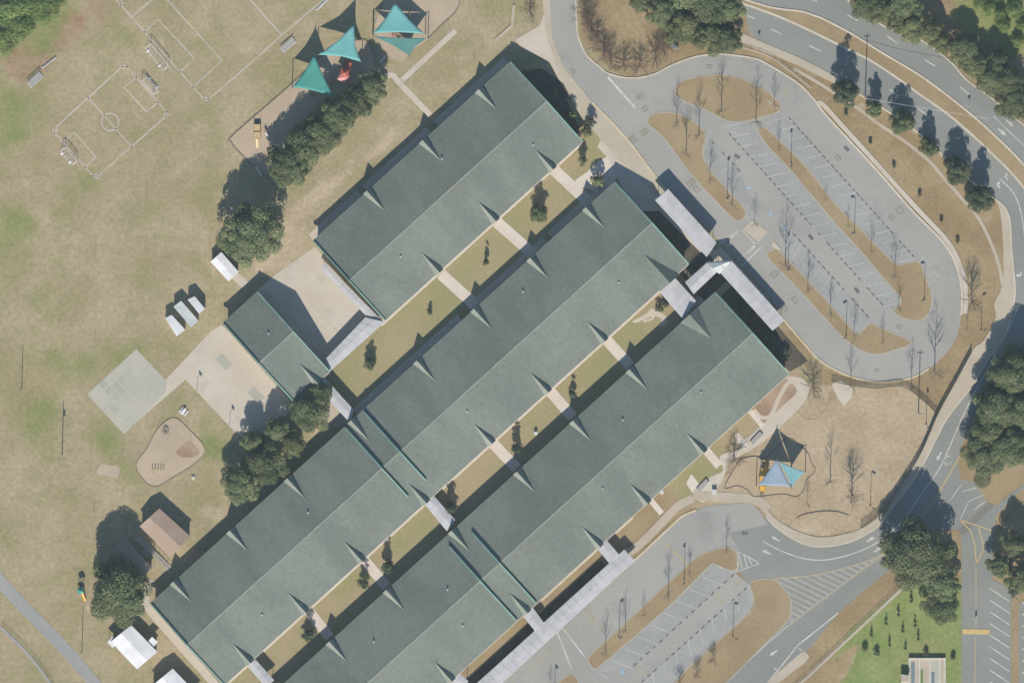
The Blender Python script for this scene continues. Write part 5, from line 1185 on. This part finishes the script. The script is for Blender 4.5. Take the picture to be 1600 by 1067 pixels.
# small utility boxes and benches in the grounds
for x, y, sz, l, m in ((1116, 768, 1.2, "white utility box on the concrete south of the promenade", 'white'), (1034, 769, .9, "white box by the short walkway under the south wing eave", 'white'), (837, 677, .8, "pale utility cover in the courtyard lawn", 'board'), (655, 909, .7, "x", 'white')):
    if l == "x": continue
    p = P(x, y); th = thing("utility_box", l, "utility box", (p.x, p.y, 0)); mb = MB(); mb.box((0, 0, .5), (sz, sz, 1.0)); mb.build("body", M[m], th, True); mb = MB(); mb.box((0, 0, 1.03), (sz + .1, sz + .1, .06)); mb.build("lid", M['greywhite'], th, True)
for x, y, a, l in ((1098, 758, 47, "grey bench planter on the concrete left of the east playground"), (1182, 684, 47, "grey bench planter on the promenade above the east playground")):
    p = P(x, y); th = thing("planter_bench", l, "bench", (p.x, p.y, 0), R(a)); mb = MB(); mb.box((0, 0, .25), (4.0, 1.3, .5)); mb.build("base", M['path'], th, True)
    mb = MB(); mb.box((0, .35, .5), (4.1, .35, .06)); mb.build("seat", M['deck'], th, True)
th = thing("bike_rack", "dark rack on the pad corner near the bare bush", "bike rack", P(1300, 622))
mb = MB(); p = P(1300, 622)
for i in range(4): mb.tube((p.x - .9 + i * .6, p.y - .5, 0), (p.x - .9 + i * .6, p.y - .5, .9), .04); mb.tube((p.x - .9 + i * .6, p.y - .5, .9), (p.x - .9 + i * .6, p.y + .5, .9), .04); mb.tube((p.x - .9 + i * .6, p.y + .5, 0), (p.x - .9 + i * .6, p.y + .5, .9), .04)
mb.build("hoop", M['darkmetal'], th)

# ------------------------------------------------------------------ trees
def leaf_mesh(name, n, size, rad, hgt, seed, m, conic=0.0, base=.22, lobes=7):
    rg = np.random.RandomState(seed)
    nl = lobes * 3; ctr = []
    for i in range(nl):
        a = i * 2.39996 + rg.rand() * .5; f = math.sqrt((i + .5) / nl); r = f * rad * .80 * (.72 + .5 * rg.rand()); z = hgt * (base + (1 - base) * (.30 + .52 * (1 - f * f) + .16 * (rg.rand() - .5)))
        lr = rad * (.15 + .23 * rg.rand() ** 1.5) * (1.15 if nl < 16 else 1.0)
        if conic:
            zf = rg.rand(); z = hgt * (base + (.9 - base) * zf); r = rad * .8 * (1 - conic * zf * 1.1) * rg.rand() ** .4; lr = rad * (.32 - .12 * zf)
        ctr.append((r * math.cos(a), r * math.sin(a), z, lr))
    ctr.append((0, 0, hgt * (base + (1 - base) * .45), rad * .6 * (1 - conic * .4)))
    if conic: ctr.append((0, 0, hgt * .88, rad * .22)); ctr.append((0, 0, hgt * .35, rad * .6))
    C_ = np.array(ctr); wt = C_[:, 3] ** 1.7; wt[-1 if not conic else -3] *= .6; wt /= wt.sum()
    k = rg.choice(len(C_), n, p=wt)
    d = rg.normal(size=(n, 3)); d /= np.linalg.norm(d, axis=1)[:, None]
    d[:, 2] = np.where(d[:, 2] < -.45, -d[:, 2], d[:, 2])
    rr = (.70 + .38 * rg.rand(n) ** .7)
    pos = C_[k, :3] + d * (C_[k, 3] * rr)[:, None]
    q95 = np.percentile(np.hypot(pos[:, 0], pos[:, 1]), 96); pos[:, :2] *= rad / q95
    pos[:, 2] = np.clip(pos[:, 2], hgt * base * .6, None); pos[:, 2] *= hgt / np.percentile(pos[:, 2], 99.5)
    nn = d * 1.0 + rg.normal(size=(n, 3)) * .38 + np.array([0, 0, .25]); nn /= np.linalg.norm(nn, axis=1)[:, None]
    t = np.cross(nn, rg.normal(size=(n, 3))); t /= np.linalg.norm(t, axis=1)[:, None]; b_ = np.cross(nn, t)
    sz = size * (.6 + .8 * rg.rand(n))[:, None]
    V_ = np.stack([pos - t * sz * .5, pos - b_ * sz * .32 + nn * sz * .06, pos + t * sz * .5, pos + b_ * sz * .32 + nn * sz * .06], 1).reshape(-1, 3)
    F_ = (np.arange(n)[:, None] * 4 + np.arange(4)[None])
    me_ = bpy.data.meshes.new(name); me_.from_pydata(V_.tolist(), [], F_.tolist())
    lob = rg.rand(len(C_)); tint = np.stack([np.clip(.55 * lob[k] + .45 * rg.rand(n), 0, 1), rg.rand(n) * .6 + .4 * lob[k], rg.rand(n), np.ones(n)], 1)
    at = me_.attributes.new("tint", 'FLOAT_COLOR', 'FACE'); at.data.foreach_set("color", tint.astype(np.float32).reshape(-1))
    me_.materials.append(M[m]); return me_, C_
def trunk_mesh(name, C_, hgt, r, m):
    mb = MB(); top = Vector((0, 0, hgt * .45)); mb.tube((0, 0, 0), top, r, r * .7, 8)
    for c in C_[:9]: mb.tube(top - Vector((0, 0, hgt * .12)), Vector(c[:3]), r * .45, r * .12, 5)
    me_ = bpy.data.meshes.new(name); me_.from_pydata(mb.v, [], mb.f); me_.materials.append(M[m]); return me_
PROTO = {}
def proto(kind, i):
    key = (kind, i)
    if key in PROTO: return PROTO[key]
    big = dict(big=(17000, .48, 7.0, 12, 'oak', 0, .2, 11), mid=(9000, .40, 4.6, 8.5, 'oak', 0, .2, 9), light=(9000, .40, 4.6, 8.5, 'lightoak', 0, .2, 9), small=(4000, .34, 2.8, 6.5, 'oak', .1, .15, 6),
               conifer=(1100, .28, 1.15, 4.5, 'conifer', .55, .08, 5), tall=(7000, .36, 3.4, 9.0, 'conifer', .35, .12, 8), shrub=(420, .3, 1.2, 1.8, 'conifer', 0, .02, 4), lshrub=(420, .3, 1.2, 1.8, 'lightoak', 0, .02, 4), thicket=(5200, .38, 4.8, 4.5, 'bright', 0, .03, 12))[kind]
    me_, C_ = leaf_mesh(kind + "_crown", big[0], big[1], big[2], big[3], 31 * i + len(kind) * 7, big[4], big[5], big[6], big[7])
    tm = trunk_mesh(kind + "_trunk", C_, big[3], big[2] * .05 + .06, 'bark')
    PROTO[key] = (me_, tm, big[2], big[3]); return PROTO[key]
TREE_N = [0]
def tree(px, py, r, h, label, kind='mid', name="oak_tree", cat="tree", group=None):
    "px,py,r: crown centre and radius in pixels, h in metres"
    TREE_N[0] += 1; i = TREE_N[0] % 3
    cm_, tm, R0, H0 = proto(kind, i); r *= 1.06
    p = P(px, py, h * .6); p.z = 0
    th = thing(name, label, cat, p, rs.uniform(0, 6.283), group)
    sx = r * S / R0; sz = h / H0; th.scale = (sx * rs.uniform(.95, 1.05), sx * rs.uniform(.95, 1.05), sz)
    for nm, m_ in (("crown", cm_), ("trunk", tm)):
        o = bpy.data.objects.new(nm, m_); COL.objects.link(o); o.parent = th
    return th
g1 = "oak row beside the mulch playground"
for x, y, r, h, l in ((580, 139, 25, 8.4, "topmost oak of the row, touching the concrete path"), (556, 161, 28, 8.9, "second oak of the row, just under the pink play tower"), (527, 183, 30, 9.4, "third oak of the row, right of the dark teal sail's corner"),
                      (502, 205, 30, 9.0, "fourth oak of the row, middle of its lower half"), (476, 230, 32, 9.4, "fifth oak of the row beside the tan climbing frame"), (449, 261, 32, 9.4, "last oak of the row, at its lower left end")):
    tree(x, y, r, h, l, 'mid', group=g1)
tree(389, 368, 44, 13.4, "huge round oak standing alone above the bright white shed", 'big')
g1 = "trees between the yard and the longest wing"
for x, y, r, h, l, k in ((485, 642, 30, 8.5, "dark crowned tree nearest the small square block", 'mid'), (500, 615, 20, 6.5, "low dark tree tucked against the canopy by the square block", 'mid'), (455, 694, 21, 7.5, "yellow green tree standing among darker ones", 'light'), (414, 722, 32, 9.5, "broad tree between the yellow green one and the lower left end", 'mid'), (377, 757, 29, 9.0, "lower left end tree of the group beside the longest wing", 'mid'), (432, 672, 20, 8.5, "tree overhanging the corner of the basketball yard", 'mid'), (396, 690, 18, 8.0, "dark tree at the yard corner's tip", 'mid')):
    tree(x, y, r, h, l, k, group=g1)
tree(186, 925, 46, 14.2, "giant spreading oak over the brown portable", 'big')
g1 = "bright thicket in the top left corner"
for x, y, r, l in ((18, 18, 34, "bright green thicket tree right in the top left corner"), (62, 10, 28, "bright green thicket tree second along the top edge"), (0, 58, 26, "bright green thicket tree on the left edge below the corner"), (84, -4, 18, "small bright green tree at the thicket's right end"), (32, 42, 22, "small bright green tree at the thicket's lower edge")):
    tree(x, y, r, 4.6, l, 'thicket', "thicket_tree", group=g1)
g1 = "trees at the top between loop and divided road"
for x, y, r, h, l in ((1000, 2, 17, 6, "small tree at the top left end of the clump above the loop"), (1036, 16, 24, 7.5, "second tree of the clump above the loop"), (1070, 40, 30, 8.5, "wide tree in the middle of the clump above the loop"), (1106, 56, 26, 8.5, "tree of the clump hanging lowest towards the loop"), (1137, 58, 23, 8.5, "right end tree of the clump above the loop"), (1108, 6, 40, 10, "dark tree at the top edge behind the clump"), (1085, -22, 40, 10, "tall tree half beyond the top edge behind the clump"), (1138, 14, 22, 9, "dark tree beside the divided road at the clump's right")):
    tree(x, y, r, h, l, 'light' if 1050 < x < 1120 and y > 30 else 'mid', group=g1)
g1 = "roadside wood in the top right"
for x, y, r, h, l, k in ((1353, 8, 22, 8, "roadside wood tree furthest left on the top edge", 'mid'), (1379, 14, 20, 8, "roadside wood tree second from the left", 'light'), (1413, 6, 30, 9.5, "large roadside wood tree at the top edge", 'mid'), (1424, 42, 24, 8.5, "roadside wood tree overhanging the carriageway first", 'light'), (1402, 36, 18, 8, "roadside wood tree between the two left crowns", 'light'),
                         (1457, 50, 20, 7.5, "thin roadside wood tree by the sandy gap", 'light'), (1472, 66, 17, 6.5, "small pale roadside wood tree at the sandy gap", 'light'), (1506, 78, 25, 9.5, "roadside wood tree right of the sandy gap", 'mid'), (1530, 104, 22, 9, "roadside wood tree fourth from the right edge", 'light'), (1548, 122, 25, 10, "roadside wood tree third from the right edge", 'mid'), (1573, 128, 25, 9.5, "roadside wood tree second from the right edge", 'mid'), (1585, 158, 28, 9, "roadside wood tree at the right edge end", 'mid'), (1556, 96, 18, 8.5, "dark inner tree of the roadside wood", 'mid'), (1515, 98, 20, 8, "roadside wood tree over the kerb in its middle", 'light')):
    tree(x, y, r, h * (.8 if x > 1490 else 1), l, k, group=g1)
for i, (x, y, r, l) in enumerate(((1546, 14, 11, "scrub tree left in the green clearing beyond the wood"), (1563, 22, 10, "scrub tree in the middle of the green clearing"), (1586, 18, 14, "scrub tree at the right of the green clearing"), (1568, 42, 11, "scrub tree in the clearing's lower part"), (1590, 66, 10, "scrub tree at the right edge of the clearing"), (1597, 38, 9, "scrub tree half cut by the right edge of the clearing"), (1530, 4, 12, "scrub tree at the top edge of the clearing"))):
    tree(x, y, r, 2.6, l, 'thicket', "scrub_tree", group="scrub in the green clearing")
g1 = "street trees along the divided road"
for x, y, r, h, l, k in ((1321, 145, 20, 10.5, "tallest dense street tree beside the power pole", 'tall'), (1368, 170, 13, 7.4, "small thin street tree right of the power pole", 'small'), (1409, 191, 20, 7.9, "third street tree, under the pale wire", 'small'), (1452, 229, 15, 7.2, "fourth street tree, slim and green", 'small'), (1497, 265, 21, 8.4, "fifth street tree, wide with deep shade", 'tall'), (1532, 309, 20, 9.6, "last street tree beside the turn arrows", 'tall')):
    tree(x, y, r, h, l, k, "street_tree", group=g1)
g1 = "wood on the right edge across the street"
for x, y, r, h, l in ((1578, 585, 34, 11, "topmost crown of the right edge wood"), (1556, 640, 34, 11, "crown of the right edge wood nearest the white lane line"), (1592, 640, 32, 11, "inner crown of the right edge wood at the frame edge"), (1538, 712, 34, 9.5, "lowest left crown of the right edge wood by the junction"), (1576, 700, 34, 10, "lowest right crown of the right edge wood"), (1546, 675, 28, 10.5, "middle crown of the right edge wood"), (1600, 575, 30, 12, "crown half outside the right frame edge")):
    tree(x, y, r, h, l, 'big' if r > 30 else 'mid', group=g1)
tree(1431, 866, 50, 13.5, "huge oak over the curve where the streets meet", 'big'); tree(1473, 914, 28, 9.0, "lower oak touching the huge one by the street", 'mid'); tree(1470, 950, 25, 6.5, "round small oak below the pair at the garden", 'mid')
for x, y, r, h, l in ((1562, 884, 18, 7.5, "light tree on the verge at the gore's right"), (1597, 900, 23, 9.5, "dark tree at the right edge above the east lot"), (1585, 850, 20, 9.0, "tree on the right edge above the verge tip"), (1583, 924, 9, 2.5, "round bush at the tip of the east lot strip")):
    tree(x, y, r, h, l, 'mid' if r > 10 else 'shrub', group="trees on the verge by the east lot")
g1 = "courtyard trees"
for x, y, r, h, l, k in ((842, 333, 14, 6.2, "largest courtyard tree, in the top right courtyard", 'small'), (760, 410, 5, 4.4, "slim conifer in the courtyard next below the largest tree", 'conifer'), (672, 488, 4, 2.2, "tiny conifer on the greenest patch of courtyard", 'conifer'), (578, 569, 9, 4.7, "dark bushy tree alone in the long bare courtyard", 'small'),
                         (895, 617, 7, 4.0, "slim conifer in the third row's second courtyard", 'conifer'), (806, 701, 8, 6.2, "tall thin conifer in the third row's middle courtyard", 'conifer'), (704, 795, 10, 5.4, "conifer beside the white canopy under the fire walls", 'conifer'), (604, 886, 10, 6.6, "tall conifer in the lower courtyard, highest of its three", 'conifer'), (569, 912, 8, 5.0, "conifer by the cross walk, middle of the lower three", 'conifer'), (482, 992, 10, 5.2, "lowest conifer of the lower courtyard", 'conifer')):
    tree(x, y, r, h, l, k, "courtyard_tree", group=g1)
g1 = "garden shrubs by the gables"
for x, y, r, h, l, k in ((917, 206, 9, 3.2, "round yellow green shrub at the top wing's corner", 'lshrub'), (924, 192, 8, 3.5, "blue shaded shrub beside the walk by the top wing", 'shrub'), (910, 251, 8, 4.2, "green shrub below the top wing's corner", 'lshrub'), (933, 283, 11, 4.6, "yellow green shrub by the plaza edge", 'lshrub'), (867, 147, 7, 3.8, "upper shrub in the dark bed under the top gable", 'lshrub'), (894, 179, 8, 4.2, "lower shrub in the dark bed under the top gable", 'lshrub'), (1066, 405, 8, 1.2, "x", 'lshrub'),
                         (1150, 462, 9, 1.6, "grey green shrub at the head of the bed behind the south canopy", 'shrub'), (1163, 484, 9, 1.8, "shrub in the middle of the bed behind the south canopy", 'shrub'), (1180, 505, 9, 1.8, "shrub lower down the bed behind the south canopy", 'shrub'), (1203, 530, 11, 2.2, "shrub by the south canopy's lower end", 'shrub'), (1225, 553, 10, 2.4, "dark shrub near the south wing's upper right corner", 'shrub'),
                         (1030, 482, 7, 2.2, "dark shrub in the courtyard with the winding path", 'shrub'), (1040, 474, 7, 2.4, "dark shrub by the canopy block", 'shrub'), (928, 935 - 40, 3, .6, "x", 'shrub'), (365, 1018 + 200, 4, 1, "x", 'shrub')):
    if l != "x": tree(x, y, r, h, l, k, "garden_shrub", "shrub", g1)
g1 = "young trees in the green garden"
for x, y, l in ((1424, 939, "young tree at the top of the green garden"), (1404, 960, "young tree second down the garden's left line"), (1385, 974, "dark young tree third down the garden's left line"), (1362, 992, "young tree lowest on the garden's left line"), (1430, 977, "young tree in the garden's middle line, upper"), (1411, 986, "young tree in the garden's middle line, second"), (1390, 1007, "young tree in the garden's middle line, lowest"), (1435, 998, "young tree right of the garden's middle by the oak"), (1415, 1013, "young tree just above the raised beds")):
    tree(x, y, 2.5, 2.2, l, 'conifer', "young_tree", "young tree", g1)
for x, y, l in ((1370, 1020, "low bush at the sandy patch in the garden"), (1352, 1012, "low brown bush left above the sandy patch"), (1489, 1026, "dark bush at the top right corner of the raised beds"), (1447, 1021, "dark bush on the raised beds' top board")):
    tree(x, y, 5, 1.5, l, 'shrub', "garden_bush", "bush", "bushes round the raised beds")
for x, y, l in ((1322, 178, "dark red sapling on the verge under the tallest street tree"), (1360, 222, "dark sapling on the verge second from the top"), (1397, 260, "dark sapling on the verge third from the top"), (1437, 304, "dark sapling on the verge fourth from the top"), (1471, 344, "dark sapling on the verge fifth from the top"), (1496, 377, "lowest dark sapling on the verge outside the loop")):
    tree(x, y, 3.4, 1.3, l, 'shrub', "sapling", "sapling", "saplings on the brown verge")

# bare winter trees
def bare_mesh(name, seed, h, spread, r0, levels, m, lean=.9, nb=14):
    rg = random.Random(seed); mb = MB()
    pts = [Vector((0, 0, 0))]
    for i in range(1, 7): pts.append(Vector((rg.uniform(-.12, .12) * i / 3, rg.uniform(-.12, .12) * i / 3, h * i / 6)))
    for i in range(6): mb.tube(pts[i], pts[i + 1], r0 * (1 - i / 6.5), r0 * (1 - (i + 1) / 6.5), 5, False)
    tr_ = MB(); tr_.v, tr_.f = mb.v, mb.f; mb = MB()
    def branch(p, d, L, r, lev):
        q = p + d * L; mb.tube(p, q, r, r * .6, 3, False)
        if lev <= 0: return
        for _ in range(3):
            dd = (d + Vector((rg.uniform(-.8, .8), rg.uniform(-.8, .8), rg.uniform(-.2, .6)))).normalized()
            branch(p + d * L * rg.uniform(.4, 1), dd, L * rg.uniform(.45, .7), r * .5, lev - 1)
    for i in range(nb):
        t = .25 + .72 * (i + rg.random()) / nb; k = min(5, int(t * 6)); p = pts[k].lerp(pts[k + 1], t * 6 - k); a = rg.uniform(0, 6.283)
        d = Vector((math.cos(a), math.sin(a), lean * rg.uniform(.6, 1.3))).normalized()
        branch(p, d, spread * (1.15 - t) * rg.uniform(.7, 1.2) + .25, r0 * .46 * (1.2 - t), levels)
    out = []
    for nm, x in (("trunk", tr_), ("branches", mb)):
        me_ = bpy.data.meshes.new(name + "_" + nm); me_.from_pydata(x.v, [], x.f); me_.materials.append(M[m]); out.append(me_)
    return out
BT = [bare_mesh("bare_tall", 40 + i, 11, 2.9, .16, 3, 'bark', 1.1, 18) for i in range(4)]
BR = [bare_mesh("bare_round", 60 + i, 5.2, 2.7, .15, 4, 'redbark', .8, 34) for i in range(3)]
def bare(px, py, h, label, kind=0, spread=1.0, group="bare winter trees of the car parks", name="bare_tree", cat="bare tree"):
    TREE_N[0] += 1
    t, b2 = (BT[TREE_N[0] % 4] if kind == 0 else BR[TREE_N[0] % 3]); H0 = 11 if kind == 0 else 5.2
    p = P(px, py); th = thing(name, label, cat, p, rs.uniform(0, 6.283), group); th.scale = (h / H0 * spread, h / H0 * spread, h / H0)
    for nm, m_ in (("trunk", t), ("branches", b2)):
        o = bpy.data.objects.new(nm, m_); COL.objects.link(o); o.parent = th
for x, y, ht, l in ((1127, 175, 85, "bare tree in the middle of the top lens shaped island"), (1181, 191, 100, "bare tree at the right tip of the top island"), (1057, 195, 122, "bare tree at the left side of the left brown island"), (1072, 242, 160, "bare tree casting the darkest shade on the left brown island"), (1092, 212, 122, "bare tree near the right tip of the left brown island"), (1210, 168, 112, "bare tree on the top island's far right end"),
                    (1217, 232, 185, "bare tree on the slim island's upper end"), (1109, 282, 217, "bare tree at the left brown island's middle"), (1144, 322, 250, "bare tree at the left brown island's lower end"), (1179, 350, 297, "bare tree in the paved square by the crosswalk"), (1227, 417, 317, "bare tree with the thick blue shade by the blue stall"), (1262, 453, 389, "bare tree upper on the lower left island"), (1297, 492, 430, "bare tree middle on the lower left island"),
                    (1334, 524, 467, "bare tree lower on the lower left island"), (1379, 532, 485, "bare tree at the tail of the lower left island"), (1325, 353, 317, "bare tree just left of the slim island's middle lamp"), (1361, 392, 342, "bare tree below the slim island's middle lamp"), (1398, 432, 362, "bare tree where the slim island widens"), (1290, 312, 290, "short bare tree on the slim island's upper half"), (1404, 481, 430, "bare tree in the round island end"),
                    (1329, 604, 532, "bare tree at the loop's foot by the fence"), (1424, 601, 525, "bare tree at the loop's foot by the fence corner"), (1460, 581, 470, "wide bare tree on the outer verge at the loop's foot"), (1511, 512, 480, "small bare tree on the verge below the reddish one"),
                    (1297, 752, 665, "tall bare tree right of the aqua sail"), (1261, 786, 740, "bare tree below the aqua sail"), (1135, 857, 802, "bare tree at the top of the south lot island"), (1044, 927, 855, "bare tree with a long shade on the south lot island"), (1006, 960, 920, "short bare tree on the south lot island"), (977, 982, 918, "wide bare tree on the south lot island"), (946, 1016, 950, "bare tree at the lower end of the south lot island"), (1077, 896, 850, "bare tree beside the upper lamp of the south lot island"), (860, 1075, 1036, "bare tree at the bottom island")):
    bare(x, y, max(3.5, (y - ht) / 7.64), l, 0, .8)
bare(1518, 471, 7.4, "reddish bare tree on the verge right of the loop", 1, .8); bare(1331, 772, 8.2, "dense reddish bare tree in the east playground", 1, .75)
g1 = "bare bushy trees ringing the brown lawn"
for i, (x, y, l) in enumerate(((917, 30, "bare bushy tree topmost on the ring's left arm"), (924, 48, "bare bushy tree second on the ring's left arm"), (934, 66, "bare bushy tree third on the ring's left arm"), (944, 82, "bare bushy tree fourth on the ring's left arm"), (954, 95, "bare bushy tree at the bend of the ring"), (974, 103, "bare bushy tree lowest left on the ring"), (1000, 103, "bare bushy tree lowest right on the ring"), (1024, 92, "bare bushy tree rising on the ring's right arm"), (1036, 78, "bare bushy tree second on the ring's right arm"), (1046, 66, "bare bushy tree next to the tiny kiosk"), (915, 14, "bare bushy tree at the ring's top edge"))):
    bare(x, y, 3.6, l, 1, 1.75, g1)
bare(828, 18, 4.2, "bare tree beside the access road at the top", 1, 1.5); bare(1147, 716, 4.2, "grey bare tree between the walkways of the south wing", 1, 1.6); bare(1270, 606, 4.2, "bare tree over the promenade's round end", 1, 1.5)
for x, y, l in ((1089, 1052, "dark bare bush on the broad island, middle of three"), (1114, 1030, "brown bare bush on the broad island, upper of three"), (1062, 1068, "reddish dark bush on the broad island at the bottom edge")):
    bare(x, y, 3.4, l, 1, .9, "bare bushes on the broad island", "bare_bush", "bush")
